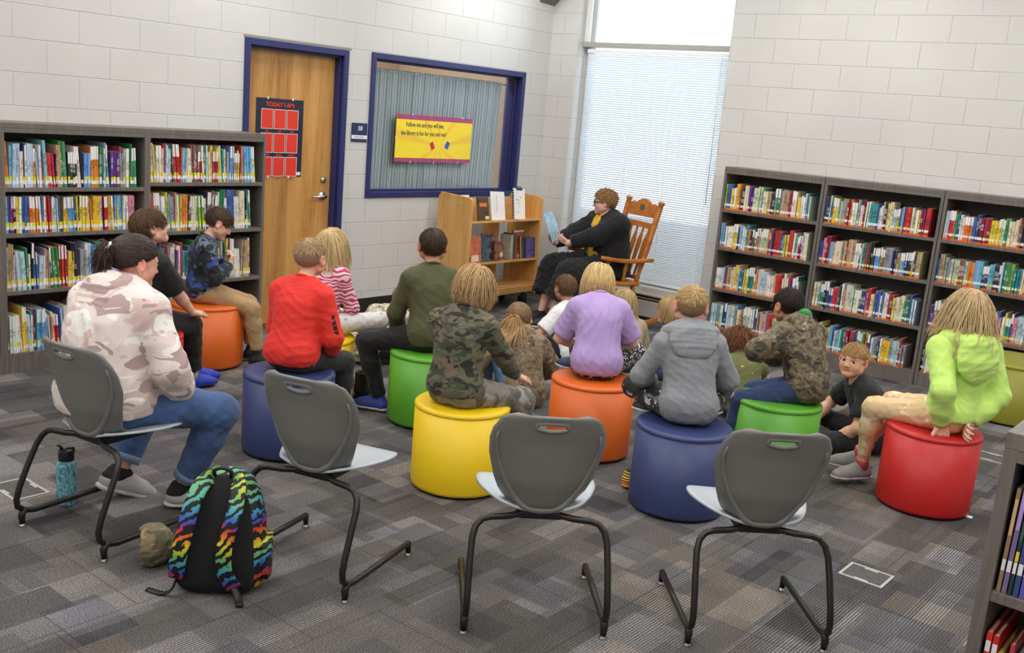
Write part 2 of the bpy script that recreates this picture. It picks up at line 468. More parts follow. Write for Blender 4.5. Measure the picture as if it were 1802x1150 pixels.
# --- room sign
sg = thing('room_sign', 'small navy sign reading 50 on the block wall beside the door', 'sign', (5.826, YA, 1.57))
m_signnavy = plain('sign_navy', (34, 46, 92), 0.4); m_white = plain('white_plastic', (232, 232, 230), 0.5)
part('plate', MB().box(-0.086, 0.086, -0.008, 0, -0.078, 0.078), m_signnavy, sg, 0.003)
MT = Matrix.Rotation(PI / 2, 4, 'X')
tx = MB(); put_text(tx, '50', 0.05, Matrix.Translation((0.005, -0.0085, 0.018)) @ MT, bold=0.001)
part('lettering', tx, m_white, sg, label='white number 50')
part('insert_strip', MB().box(-0.086, 0.086, -0.0095, -0.008, -0.052, -0.022), m_white, sg)
tx = MB()
for i in range(11): tx.box(-0.05 + i * 0.0085, -0.044 + i * 0.0085, -0.0101, -0.0095, -0.041, -0.033)
part('small_print', tx, plain('print_blue', (120, 130, 190), 0.6), sg)

# --- feelings poster on the door
PW, PH = 0.455, 0.60
po = thing('wall_poster', 'navy poster headed TODAY I AM with nine red panels, taped to the wooden door', 'poster', (5.075, YA + 0.0865, 1.192))
part('sheet', MB().box(-PW / 2, PW / 2, -0.002, 0, 0, PH), plain('poster_navy', (30, 36, 58), 0.4), po)
m_pred = plain('poster_red', (226, 58, 40), 0.4); m_pw = plain('poster_white', (238, 236, 232), 0.4)
tx = MB(); put_text(tx, 'TODAY I AM:', 0.047, Matrix.Translation((0.0, -0.0026, PH - 0.06)) @ MT, bold=0.0012, xscale=1.0)
part('heading', tx, m_pred, po, label='red heading TODAY I AM')
for r_ in range(3):
    for c_ in range(3):
        x0 = -0.178 + c_ * 0.122; z0 = PH - 0.232 - r_ * 0.183
        f = part('panel', MB().box(x0, x0 + 0.113, -0.0027, -0.002, z0, z0 + 0.152), m_pw, po)
        part('panel_fill', MB().box(x0 + .004, x0 + 0.109, -0.0031, -0.0027, z0 + .004, z0 + 0.148), m_pred, f)
        cp = MB(); n_ = 3 + (r_ * 3 + c_ * 5) % 5
        for i in range(n_): cp.box(x0 + .0565 - n_ * .005 + i * .010, x0 + .0565 - n_ * .005 + i * .010 + .0075, -0.0027, -0.002, z0 - .021, z0 - .011)
        part('caption', cp, m_pred, po)
part('corner_label', MB().box(PW / 2 - .05, PW / 2 - .008, -0.0027, -0.002, .012, .037), m_pw, po)
tp = []
for x, z in ((-0.12, PH - .008), (0.12, PH - .008), (-0.1, -.014), (0.1, -.014)):
    part('tape', MB().box(x - .006, x + .006, -0.0034, -0.0008, z, z + .022), m_pw, po)

# --- yellow library poster on the window glass
YW, YH = 1.0, 0.415
yp = thing('window_poster', 'yellow poster with a library rhyme and checked border on the window glass', 'poster', (6.825, YA + 0.0765, 1.33))
t = NT('sunburst_yellow'); t.set(0.4)
c = t.n('ShaderNodeTexCoord'); sp = t.n('ShaderNodeSeparateXYZ'); t.l(c, 'Object', sp, 0)
at = t.math('ARCTAN2', t.math('SUBTRACT', sp, 2, 0.15), 0, t.math('SUBTRACT', sp, 0, 0.05), 0)
sn = t.math('SINE', t.math('MULTIPLY', at, 0, 9.0), 0)
r = t.ramp(sn, 0, [(0.35, srgb((250, 224, 44))), (0.85, srgb((248, 208, 50))), (1.0, srgb((246, 198, 58)))])
t.l(r, 0, t.b, 'Base Color')
part('sheet', MB().box(-YW / 2, YW / 2, -0.002, 0, 0, YH), t.m, yp)
m_pur = plain('poster_purple', (118, 84, 160), 0.4); m_pr2 = plain('poster_check_red', (214, 50, 56), 0.4)
for nm, z0, z1 in (('top_border', YH - .042, YH), ('bottom_border', 0, .036)):
    b = MB(); N = 33
    for i in range(N): b.box(-YW / 2 + i * YW / N, -YW / 2 + (i + 1) * YW / N, -0.0026, -0.002, z0, z1, i % 2)
    part(nm, b, [m_pr2, m_pur], yp)
m_ink = plain('poster_ink', (70, 58, 60), 0.5)
tx = MB(); put_text(tx, 'Follow me and you will see,', 0.056, Matrix.Translation((-0.135, -0.0026, 0.312)) @ MT, xscale=.78, bold=.0006); put_text(tx, 'the library is fun for you and me!', 0.056, Matrix.Translation((-0.145, -0.0026, 0.238)) @ MT, xscale=.78, bold=.0006)
part('lettering', tx, m_ink, yp, label='hand-lettered rhyme in dark ink')
for x, z, a, cc in ((-0.03, .15, .5, (200, 48, 44)), (0.17, .16, -.5, (52, 84, 190))):
    Mb = Matrix.Translation((x, -0.0026, z)) @ Matrix.Rotation(-a, 4, 'Y')
    part('book_picture', MB().box(-.024, .024, -.0006, 0, -.034, .034, M=Mb), plain('poster_book_%d' % cc[0], cc, .4), yp)
for x, z in ((-0.3, YH - .006), (0.36, YH - .006), (-.3, -.01), (.0, -.01), (.33, -.01), (-.5, .2)):
    part('tape', MB().box(x - .005, x + .005, -0.0034, -0.0005, z, z + .018), m_pw, yp)

# --- outside window: mullion, panes, blind, baseboard heater
m_frame = plain('window_frame_grey', (168, 166, 160), 0.5)
m_rev = plain('reveal_white', (226, 226, 224), 0.6)
fr = MB()
zs = 2.525
fr.box(XB + 0.16, XB + 0.25, WY0, WY0 + .05, WZ0, WZ1).box(XB + 0.16, XB + 0.25, WY1 - .05, WY1, WZ0, WZ1).box(XB + .16, XB + .25, WY0, WY1, WZ0, WZ0 + .05).box(XB + .16, XB + .25, WY0, WY1, WZ1 - .05, WZ1)
win2 = struct('window_2', fr, m_frame, None, 0.003)
struct('window_mullion', MB().box(XB + 0.085, XB + 0.25, WY0 + .001, WY1 - .001, zs + .006, zs + 0.056), m_frame, win2, 0.004)
struct('window_pane', MB().box(XB + .205, XB + .211, WY0 + .05, WY1 - .05, WZ0 + .05, WZ1 - .05), m_glass, win2)
for nm, zA, zB, st in (('lower', 0.315, zs - 0.01, 1),):
    bl = thing('venetian_blind', 'closed white venetian blind covering the lower window behind the rocking chair', 'blind', (XB + 0.12, 0, 0))
    t = NT('blind_slat'); 
    df = t.n('ShaderNodeBsdfDiffuse', i_Color=(*srgb((236, 238, 240)), 1)); tl = t.n('ShaderNodeBsdfTranslucent', i_Color=(*srgb((226, 234, 244)), 1)); ms = t.n('ShaderNodeMixShader'); ms.inputs[0].default_value = 0.17
    t.l(df, 0, ms, 1); t.l(tl, 0, ms, 2); t.l(ms, 0, t.out, 'Surface'); m_slat = t.m
    sl = MB(); z = zA + 0.03; y0, y1 = WY0 + .02, WY1 - .055
    while z < zB - 0.035:
        a = math.radians(54); hw = 0.0125; sg_ = []
        for k in (-1, -.33, .33, 1):
            dx = k * hw * math.cos(a) ; dz = k * hw * math.sin(a); cr = 0.0024 * (1 - k * k)
            sg_.append((-dx - cr * math.sin(a), dz + cr * math.cos(a)))
        vv = [(dx, y, z + dz) for dx, dz in sg_ for y in (y0, y1)]
        sl.add(vv, [(0, 1, 3, 2), (2, 3, 5, 4), (4, 5, 7, 6)], 0, True)
        z += 0.0212
    part('slats', sl, m_slat, bl)
    m_bw = plain('blind_white', (236, 238, 240), .5)
    part('head_rail', MB().box(-.018, .02, y0, y1, zB - .035, zB), m_bw, bl, .003)
    part('bottom_rail', MB().box(-.014, .014, y0, y1, zA, zA + .02), m_bw, bl, .003)
    for fy in (.07, .36, .645, .93):
        y = y1 + (y0 - y1) * fy
        part('ladder_tape', MB().box(-.0155, -.0145, y - .0035, y + .0035, zA, zB), m_bw, bl)
    part('tilt_wand', MB().tube([(-.03, y0 + .09, zB - .03), (-.028, y0 + .08, 1.15)], .004, 6), plain('wand_clear', (205, 210, 214), .2), bl)
# raised upper blind: gathered at one jamb edge as a narrow column is just the side channel
struct('window_channel', MB().box(XB + .11, XB + .15, WY1 - .05, WY1 - .001, zs + .06, WZ1), m_rev, win2)
# outside
m_snow = plain('outside_paving', (150, 144, 136), 0.9)
struct('ground', MB().box(XB + .3, XB + 1.8, -6, 16, -0.3, -0.2), m_snow)
struct('exterior_parapet', MB().box(XB + 1.6, XB + 1.8, -4, 14, -0.2, 0.78), plain('parapet_beige', (176, 166, 152), 0.8))
# fin-tube heater below the window
m_htr = plain('heater_enamel', (196, 192, 184), 0.4)
ht = thing('baseboard_heater', 'long cream baseboard heater running under the venetian blind', 'heater', (XB, 0, 0))
hx0 = -0.085
part('cover', MB().box(hx0, 0, 4.20, 6.05, 0.03, 0.185), m_htr, ht, .004)
part('top_plate', MB().box(hx0 - .004, 0, 4.20, 6.05, .235, .25), m_htr, ht, .003)
part('grille', MB().box(hx0 + .02, 0, 4.20, 6.05, .185, .235), plain('heater_dark', (40, 38, 36), .6), ht)
part('louvre', MB().box(hx0 + .006, hx0 + .012, 4.20, 6.05, .203, .212), m_htr, ht)
part('end_cap', MB().box(hx0 - .006, 0, 6.05, 6.11, .0, .25), m_htr, ht, .004)
# power outlet cover in the carpet near the front bookcase, and another farther off
m_lid = plain('floor_box_trim', (176, 174, 168), .5)
for nm, x0, x1, y0, y1, lb in (('a', 4.151, 4.317, 1.165, 1.357, 'pale rectangular floor outlet frame set in carpet in front of red stool'),
                               ('b', 6.50, 6.68, 1.22, 1.46, 'pale rectangular floor outlet frame behind the red stool'),
                               ('c', 1.93, 2.09, 4.20, 4.44, 'pale rectangular floor outlet frame beyond the water bottle')):
    fb = thing('floor_outlet', lb, 'floor outlet', ((x0 + x1) / 2, (y0 + y1) / 2, 0), 0, 'floor outlets in the carpet')
    a, b = (x1 - x0) / 2, (y1 - y0) / 2; w_ = .012
    part('frame', MB().box(-a, a, -b, -b + w_, 0, .004).box(-a, a, b - w_, b, 0, .004).box(-a, -a + w_, -b + w_, b - w_, 0, .004).box(a - w_, a, -b + w_, b - w_, 0, .004).box(-a + w_, -a + 2 * w_, -.03, .03, 0, .0035).box(a - 2 * w_, a - w_, -.03, .03, 0, .0035), m_lid, fb)
    part('carpet_lid', MB().box(-a + w_, a - w_, -b + w_, b - w_, 0, .0025), plain('lid_grey', (84, 82, 82), .95, var=.4, bscale=150), fb)
# ------------------------------------------------------------------ bookcases
m_lam = wood_mat('grey_laminate', (94, 88, 82), (108, 102, 96), (122, 116, 110), (40, 40, 2.2), 0.5)
CASES = {}
m_back_shade = plain('shaded_back_panel', (58, 55, 52), .6)  # laminate darkened: the shade deep inside the cases is put into this colour
def bookcase(label, loc, rotz, W, H, D, shelves, group, kick=0.10, s=0.022, top_t=0.03, top_over=0.0):
    """front faces local -y; origin at front lower corner; x 0..W; shelves = list of shelf top heights (incl. bottom)"""
    t = thing('bookcase', label, 'bookcase', loc, rotz, group)
    part('side_panel', MB().box(0, s, 0, D, 0, H - top_t), m_lam, t, .0012)
    part('side_panel', MB().box(W - s, W, 0, D, 0, H - top_t), m_lam, t, .0012)
    part('top_panel', MB().box(-top_over, W + top_over, -top_over, D, H - top_t, H), m_lam, t, .0015)
    part('head_rail', MB().box(s, W - s, 0.001, 0.02, H - top_t - .028, H - top_t), m_lam, t)
    part('back_panel', MB().box(s, W - s, D - .008, D - .001, kick, H - top_t), m_back_shade, t)
    part('kick_panel', MB().box(s, W - s, 0.002, .02, 0, shelves[-1] - .025), m_lam, t)
    for z in shelves: part('shelf', MB().box(s, W - s, .003, D - .008, z - .025, z), m_lam, t, .001)
    return t
LX = [1.822, 2.777, 3.732, 4.687]
LY = 6.127
LSH = [[1.15, .872, .517, .124], [1.15, .872, .517, .124], [1.182, .846, .484, .124]]
bookcase('grey laminate bookcase of picture books, farthest from the wooden door', (LX[0], LY, 0), 0, .955, 1.535, YA - LY, LSH[0], 'grey bookcases along the long wall')
bookcase('grey laminate bookcase of picture books standing behind the woman in the hoodie', (LX[1], LY, 0), 0, .955, 1.535, YA - LY, LSH[1], 'grey bookcases along the long wall')
bookcase('grey laminate bookcase of picture books standing right beside the wooden door', (LX[2], LY, 0), 0, .955, 1.535, YA - LY, LSH[2], 'grey bookcases along the long wall')
RX = 8.081
RY = [4.165, 3.250, 2.300, 1.350]
RSH = [1.165, .830, .463, .112]
for i, lb in enumerate(('grey bookcase of chapter books nearest to the window with the blind', 'middle grey bookcase of chapter books, behind the boy in the camo jacket', 'grey bookcase of chapter books behind the girl in the lime hoodie')):
    bookcase(lb, (RX, RY[i] - .002, 0), -PI / 2, RY[i] - RY[i + 1] - .006, 1.535, XB - RX - .008, RSH, 'grey bookcases along the window wall')
FX, FY = 2.477, .479
bookcase('low grey bookcase in the corner nearest the camera, its top in view', (FX, FY, 0), -PI / 2, 1.2, 1.22, .60, [.831, .49, .13], 'low foreground bookcase', top_t=.04, s=.03)

# ------------------------------------------------------------------ books
m_book = vcol_mat('printed_book', 0.35)
m_book.node_tree.nodes['Principled BSDF'].inputs['Specular IOR Level'].default_value = 0.4
PAL = [('red', (196, 38, 44)), ('crimson', (150, 28, 46)), ('blue', (40, 84, 170)), ('navy', (30, 38, 84)), ('sky blue', (98, 168, 214)), ('teal', (36, 128, 136)),
       ('green', (52, 128, 72)), ('lime green', (150, 184, 60)), ('yellow', (232, 196, 56)), ('orange', (226, 122, 40)), ('cream', (226, 216, 188)), ('white', (232, 232, 230)),
       ('grey', (150, 152, 154)), ('black', (32, 32, 36)), ('purple', (92, 52, 130)), ('pink', (222, 130, 150)), ('tan', (186, 150, 104)), ('brown', (104, 66, 46)), ('pale blue', (176, 206, 224)), ('pale green', (176, 206, 176))]
W_LEFT = [8, 5, 8, 5, 9, 5, 5, 2, 6, 4, 12, 16, 4, 5, 5, 4, 4, 3, 8, 4]
W_RIGHT = [6, 5, 6, 7, 7, 5, 5, 4, 9, 6, 15, 15, 6, 6, 4, 5, 7, 4, 9, 7]
NEON, GOLD, PAPER, ORANGE, PAGE = (222, 240, 40), (244, 206, 50), (240, 240, 240), (238, 110, 30), (222, 214, 196)
_lin = {}
def L(c):
    if c not in _lin: _lin[c] = srgb(c)
    return _lin[c]
def book_shape(mb, M, th, dep, ht, bands, cover, rng):
    """local: spine at y=0 facing -y, x 0..th, depth +y, z up"""
    rows = [0] + [z for z, _ in bands] + [ht]; cols = [c for _, c in bands]
    rc = [cover] + cols
    v = []; f = []; fc = []
    for z in rows:
        k = 0.0 if z in (0, ht) else 0.0
        v += [(0, 0, z), (th * .5, -min(.003, th * .12), z), (th, 0, z)]
    for i in range(len(rows) - 1):
        a = 3 * i
        f += [(a, a + 1, a + 4, a + 3), (a + 1, a + 2, a + 5, a + 4)]; fc += [rc[i]] * 2
    o = len(v)
    v += [(0, dep, 0), (th, dep, 0), (th, dep, ht), (0, dep, ht)]
    n = 3 * (len(rows) - 1)
    f += [(0, n, o + 3, o), (2, o + 1, o + 2, n + 2), (o, o + 3, o + 2, o + 1)]; fc += [L(cover_c(cover))] * 0 + [cover, cover, L(PAGE)]
    e = th * .12
    t0 = len(v)
    v += [(e, .004, ht), (th - e, .004, ht), (th - e, dep, ht), (e, dep, ht)]
    f += [(n, n + 1, t0 + 1, t0), (n + 1, n + 2, t0 + 1), (n, t0, t0 + 3, o + 3), (n + 2, o + 2, t0 + 2, t0 + 1), (t0, t0 + 1, t0 + 2, t0 + 3), (0, o, o + 1, 2)]
    fc += [cover, cover, cover, cover, L(PAGE), cover]
    v = [tuple(M @ Vector(p)) for p in v]
    b = len(mb.v); mb.v += v
    for ff, c in zip(f, fc):
        mb.f.append([i + b for i in ff]); mb.mi.append(0); mb.sm.append(False); mb.fc.append(c)
def cover_c(c): return (0, 0, 0)
BOOKS = []          # (pixel area, matrix, size, bands, cover, name, label, group)
def pix(p):
    q = Vector(p) - Vector((0, 0, CAM_H)); d = q.dot(_F)
    return 901 + FPX * q.dot(_R) / d, 575 - FPX * q.dot(_U) / d, d
OCC = [(75, 395, 325, 760), (225, 370, 300, 640), (310, 380, 465, 600), (1375, 520, 1460, 720), (1650, 520, 1725, 760), (1190, 520, 1260, 700), (1480, 605, 1545, 790), (1715, 612, 1802, 752), (1600, 590, 1725, 800)]
def fill_shelf(kind, case, origin, ax, ay, x_from, x_to, z, gap, rng, group, place, full=1.0):
    """origin: world point of front edge at x=0; ax = along the shelf, ay = into the shelf"""
    x = x_from; i = 0; k_run = 0; cname, cc = PAL[0]; lean = 0.0
    while x < x_from + (x_to - x_from) * full:
        if k_run <= 0:
            cname, cc = rng.choices(PAL, W_LEFT if kind == 'L' else W_RIGHT)[0]
            k_run = rng.choice([1, 1, 1, 1, 2, 3, 4] if kind == 'L' else [1, 1, 1, 2, 2, 3])
            if kind == 'L':
                rh = min(gap - .03, rng.uniform(.205, .29)); rt = rng.uniform(.0075, .0135); white_top = rng.random() < .3
            else:
                rh = min(gap - .05, rng.uniform(.178, .235)); rt = rng.uniform(.010, .0195); white_top = rng.random() < .2
            lean = rng.uniform(-.03, .09) if kind == 'L' else rng.uniform(-.015, .02)
        k_run -= 1
        h = rh * rng.uniform(.985, 1.01); th = rt * rng.uniform(.85, 1.15)
        wsh = rng.uniform(0, .28); j = tuple(int(max(0, min(255, (c + rng.randint(-16, 16)) * (1 - wsh) + 214 * wsh))) for c in cc)
        cov = L(j)
        dark = tuple(x_ * .62 for x_ in cov); lite = tuple(.6 * x_ + .3 for x_ in cov)
        bands = []
        if kind == 'L':
            z1 = .022 + rng.uniform(-.004, .004)
            bands = [(z1, L(PAPER)), (z1 + .022, L(rng.choice([NEON, NEON, GOLD, GOLD, PAPER, j]))), (z1 + .044, cov)]
        else:
            bands = [(.0135, cov), (.033 + rng.uniform(-.003, .003), L(PAPER) if rng.random() < .8 else L(GOLD)), (.052, cov)]
        zt = bands[-1][0]
        if rng.random() < .75:
            a = rng.uniform(zt + .02, h * .55); b = rng.uniform(a + .02, h * .9)
            bands += [(a, dark if sum(cov) > .5 else lite), (a + (b - a) * .35, cov), (a + (b - a) * .5, dark if sum(cov) > .5 else lite), (b, cov)]
        if white_top: bands = [q for q in bands if q[0] < h * .66] + [(h * .68, L((238, 238, 236)))]
        O = Vector(origin) + ax * x + ay * rng.uniform(.004, .016) + Vector((0, 0, z + .0005))
        X = (ax * math.cos(lean) + Vector((0, 0, 1)) * -math.sin(lean)); Z = (ax * math.sin(-lean) * -1 * -1 + Vector((0, 0, 1)) * math.cos(lean))
        Z = Vector((0, 0, 1)) * math.cos(lean) + ax * -math.sin(lean) * 1.0
        X = ax * math.cos(lean) + Vector((0, 0, 1)) * math.sin(lean)
        Mx = Matrix(((X.x, ay.x, Z.x, O.x), (X.y, ay.y, Z.y, O.y), (X.z, ay.z, Z.z, O.z), (0, 0, 0, 1)))
        first = cov
        fb = L(ORANGE) if kind == 'R' and rng.random() < .93 else cov
        i += 1
        mid = O + Vector((0, 0, h * .5)); u, v, d = pix(mid)
        u2, _, _ = pix(mid + ax * th); _, v2, _ = pix(O)
        area = abs(u2 - u) * abs(v2 - v) * 2
        vis = 0 < u < 1802 and 0 < v < 1150 and not any(a0 < u < a1 and b0 < v < b1 for a0, b0, a1, b1 in OCC)
        kind_word = 'picture book' if kind == 'L' else 'chapter book'
        BOOKS.append([area if vis else 0, Mx, (th, rng.uniform(.15, .2) if kind == 'R' else .21, h), bands, cov, fb, f'{cname} {kind_word}, {ordinal(i)} from {place}', group])
        x += th * 1.03 + (.001 if rng.random() < .9 else .006)
rb = random.Random(11)
X3, Y3 = Vector((1, 0, 0)), Vector((0, 1, 0))
SHN = ['top', 'second', 'third', 'lowest']
for ci, nm in ((1, 'bookcase behind the woman'), (2, 'bookcase beside the door')):
    sh = LSH[ci]
    for k in range(4):
        top = 1.47 if k == 0 else sh[k - 1] - .025
        fill_shelf('L', ci, (LX[ci] + .024, LY + .006, 0), X3, Y3, .004 if ci == 1 else .008, .905, sh[k], top - sh[k], rb, f'picture books on the {SHN[k]} shelf of the {nm}', f'left on {SHN[k]} shelf of {nm}', [.95, .93, .93, .8][k] if ci == 1 else [.93, .91, .93, .6][k])
fill_shelf('L', 0, (LX[0] + .024, LY + .006, 0), X3, Y3, .78, .90, LSH[0][0], .3, rb, 'books', 'left, far bookcase', 1)
for ci, nm in ((0, 'bookcase by the window'), (1, 'middle window-wall bookcase'), (2, 'bookcase behind lime girl')):
    Wc = RY[ci] - RY[ci + 1] - .006
    for k in range(4):
        top = 1.47 if k == 0 else RSH[k - 1] - .025
        fill_shelf('R', ci, (RX + .006, RY[ci] - .002 - .024, 0), -Y3, X3, .003, Wc - .05, RSH[k], top - RSH[k], rb, f'chapter books on the {SHN[k]} shelf of the {nm}', f'left on {SHN[k]} shelf of {nm}', rb.uniform(.9, .96) if ci < 2 else .95)
BOOKS.sort(key=lambda b: -b[0])
N_IND = 270
rest = MB()
for i, (area, Mx, (th, dp, ht), bands, cov, fb, lb, grp) in enumerate(BOOKS):
    first = fb
    if i < N_IND:
        mb = MB(); I = Matrix.Identity(4)
        book_shape(mb, I, th, dp, ht, [(b0, c0) for b0, c0 in bands], fb, rb)
        # cover faces take the cover colour; only the lowest spine row may be a sticker
        nrow = len(bands) + 1
        for fi in range(2 * nrow, len(mb.fc)):
            if mb.fc[fi] == fb: mb.fc[fi] = cov
        o = add_obj('book', mb.mesh('book', m_book)); o.matrix_world = Mx
        tag(o, lb, 'book', grp)
    else:
        n0 = len(mb.fc) if False else len(rest.fc)
        book_shape(rest, Mx, th, dp, ht, bands, fb, rb)
        nrow = len(bands) + 1
        for fi in range(n0 + 2 * nrow, len(rest.fc)):
            if rest.fc[fi] == fb: rest.fc[fi] = cov
o = add_obj('shelved_books', rest.mesh('shelved_books', m_book)); tag(o, 'remaining tightly packed library books on both rows of grey bookcases', 'books'); o['kind'] = 'stuff'

# the foreground bookcase: books near the camera get covers, page block and labels of their own
m_page = plain('book_pages', (224, 216, 198), .8)
def big_book(name, label, loc, th, dep, ht, col, group, lean=0.0, rotz=-PI / 2, cat='book', extra=(), labelz=.055, sticker=None):
    t = thing(name, label, cat, loc, rotz, group)
    R = Matrix.Rotation(lean, 4, 'Y')
    c = plain('book_cover_%02x%02x%02x' % col, col, .4)
    mb = MB().box(0, .002, 0, dep, 0, ht, M=R).box(th - .002, th, 0, dep, 0, ht, M=R).box(.002, th - .002, 0, .002, 0, ht, M=R)
    part('cover', mb, c, t)
    part('page_block', MB().box(.002, th - .002, .003, dep - .004, .003, ht - .004, M=R), m_page, t)
    part('spine_label', MB().box(th * .06, th * .94, -.0006, 0, labelz, labelz + .028, M=R), m_white, t, label='white spine label')
    if sticker: part('sticker', MB().box(th * .06, th * .94, -.0006, 0, labelz + .03, labelz + .055, M=R), plain('sticker_%02x%02x%02x' % sticker, sticker, .5), t)
    for i, (z0, z1, cc) in enumerate(extra):
        part('spine_panel', MB().box(th * .12, th * .88, -.0005, 0, z0 * ht, z1 * ht, M=R), plain('spine_%02x%02x%02x' % cc, cc, .5), t)
    return t
g1 = 'books on the upper shelf of the low foreground bookcase'; g2 = 'books on the lower shelf of the low foreground bookcase'
def fb_y(x): return FY - .034 - x
upper = [(.012, .245, (150, 124, 92), .02, 'tan'), (.014, .275, (122, 104, 150), .03, 'mauve'), (.011, .235, (34, 60, 56), .03, 'dark green'), (.016, .262, (58, 74, 124), .02, 'slate blue'), (.015, .215, (96, 88, 168), .02, 'violet'), (.016, .25, (190, 186, 190), .02, 'pale grey'), (.014, .232, (150, 70, 84), .01, 'maroon'), (.016, .255, (60, 70, 120), 0, 'navy'), (.018, .24, (200, 180, 140), 0, 'cream'), (.015, .25, (70, 110, 140), 0, 'steel blue')]
x = .004
for th, ht, col, ln, nm in upper:
    th *= .72
    big_book('book', f'{nm} book leaning on the upper shelf of the low foreground bookcase', (FX + .012, fb_y(x), .8315), th, .2, ht * 1.06, col, g1, ln * .6, sticker=(236, 200, 40) if nm in ('dark green', 'cream') else None, extra=((.55, .9, tuple(min(255, int(c * 1.35) + 12) for c in col)),))
    x += th + .003
lower = [(.017, .236, (206, 54, 40), 'scarlet'), (.017, .232, (196, 44, 38), 'brick red'), (.013, .19, (228, 196, 50), 'yellow'), (.012, .16, (70, 150, 96), 'green'), (.012, .225, (176, 60, 66), 'dull red'), (.02, .19, (64, 134, 184), 'bright blue'), (.018, .185, (90, 150, 190), 'light blue'), (.016, .2, (190, 190, 200), 'silver'), (.016, .21, (120, 60, 70), 'wine red'), (.016, .2, (60, 60, 90), 'dark indigo')]
x = .004
for th, ht, col, nm in lower:
    th *= .72
    big_book('book', f'{nm} book standing on the lower shelf of the low foreground bookcase', (FX + .012, fb_y(x), .4905), th, .2, ht, col, g2, 0.0, labelz=ht - .05, extra=((.2, .6, tuple(min(255, int(c * 1.25) + 10) for c in col)),))
    x += th + .003

# ------------------------------------------------------------------ drum stools
def vinyl(name, c):
    t = NT(name); t.set(0.42, color=srgb(c)); v = t.coord('Object'); nz = t.noise(v, 420, 2); t.bump(nz, 0, .12, .002); return t.m
VIN = {'yellow': vinyl('vinyl_yellow', (236, 198, 22)), 'orange': vinyl('vinyl_orange', (216, 100, 30)), 'blue': vinyl('vinyl_blue', (52, 62, 108)), 'green': vinyl('vinyl_green', (88, 160, 44)),
       'red': vinyl('vinyl_red', (190, 30, 30)), 'olive': vinyl('vinyl_olive', (140, 138, 40))}
m_glide = plain('nickel_glide', (190, 190, 188), .25, 1.0); m_black = plain('black_plastic', (24, 24, 25), .45)
def stool(colr, label, x, y, rz, r=.235, h=.43):
    t = thing('drum_stool', label, 'stool', (x, y, 0), rz, 'upholstered drum stools')
    z1 = h
    part('side_cover', MB().lathe([(r - .012, .012), (r - .003, .016), (r, .03), (r, h - .022)], 56), VIN[colr], t)
    part('seat_pad', MB().lathe([(r, h - .022), (r + .0025, h - .02), (r + .003, h - .016), (r + .001, h - .008), (r - .006, h - .001), (r - .02, h + .002), (r * .5, h + .004), (.001, h + .004)], 56), VIN[colr], t)
    part('seam', MB().box(-.001, .001, -r - .0012, -r + .004, .02, h - .022), VIN[colr], t)
    part('base_disc', MB().lathe([(r - .02, .006), (r - .014, .012)], 40), m_black, t)
    for a in (.5, 2.07, 3.64, 5.21):
        part('glide', MB().lathe([(.012, 0), (.012, .008)], 12, M=Matrix.Translation(((r - .05) * math.cos(a), (r - .05) * math.sin(a), 0))), m_glide, t)
    return t
stool('yellow', 'yellow drum stool under the child in woodland camo shirt', 3.626, 3.126, .9)
stool('orange', 'orange drum stool under the child in the lavender shirt', 4.591, 3.008, .2)
stool('blue', 'navy blue drum stool under the boy in the grey hoodie', 4.263, 2.239, 2)
stool('green', 'green drum stool under the boy in the brown camo jacket', 5.133, 2.148, .75)
st_red = stool('red', 'red drum stool under the girl in the lime hoodie', 5.353, 1.378, .55)
stool('blue', 'navy blue drum stool under the boy in the red shirt', 3.284, 4.036, 1)
stool('green', 'green drum stool under the boy in the olive shirt', 4.252, 3.948, 1)
stool('yellow', 'yellow drum stool under the girl in the pink zebra shirt', 3.93, 4.60, 1)
stool('orange', 'orange drum stool under the boy in tan trousers by the bookcase', 3.934, 5.714, 1)
stool('red', 'red drum stool under the boy in the plain black shirt', 3.10, 5.15, 1)
st_ol = stool('olive', 'wide olive drum stool with nobody on it, against the bookcases', 7.74, 1.52, .2, .30, .43)
m_tagw = plain('fabric_tag_white', (226, 226, 224), .7)
for s_, a in ((st_red, math.radians(-118)), (st_ol, math.radians(195))):
    r_ = .237 if s_ is st_red else .302
    Mt = Matrix.Rotation(a, 4, 'Z') @ Matrix.Translation((r_ - .012, 0, 0))
    part('care_tag', MB().box(0, .03, -.019, .019, .004, .006, M=Mt), m_tagw, s_)

# ------------------------------------------------------------------ cantilever school chairs
m_tube = plain('black_tube', (40, 38, 36), .32, .3)
m_shell = plain('chair_shell_grey', (118, 117, 114), .45, bump=.08, bscale=500)
m_seat = plain('chair_seat_light_grey', (172, 178, 184), .4, bump=.05, bscale=500)
def grid_sheet(P, th, closed=False):
    """P: rows of points -> thick sheet with rims. returns verts, faces"""
    R_, C_ = len(P), len(P[0])
    A = np.array(P, float)
    du = np.gradient(A, axis=0); dv = np.gradient(A, axis=1)
    N = np.cross(du, dv); N /= np.maximum(np.linalg.norm(N, axis=2, keepdims=True), 1e-9)
    F_ = (A + N * th / 2).reshape(-1, 3); B_ = (A - N * th / 2).reshape(-1, 3)
    n = R_ * C_; fs = []
    for i in range(R_ - 1):
        for j in range(C_ - 1):
            a = i * C_ + j; fs.append((a, a + 1, a + C_ + 1, a + C_)); fs.append((n + a, n + a + C_, n + a + C_ + 1, n + a + 1))
    ring = [j for j in range(C_)] + [i * C_ + C_ - 1 for i in range(1, R_)] + [(R_ - 1) * C_ + j for j in range(C_ - 2, -1, -1)] + [i * C_ for i in range(R_ - 2, 0, -1)]
    for q in range(len(ring)):
        a, b = ring[q], ring[(q + 1) % len(ring)]; fs.append((b, a, n + a, n + b))
    return [tuple(p) for p in F_] + [tuple(p) for p in B_], fs
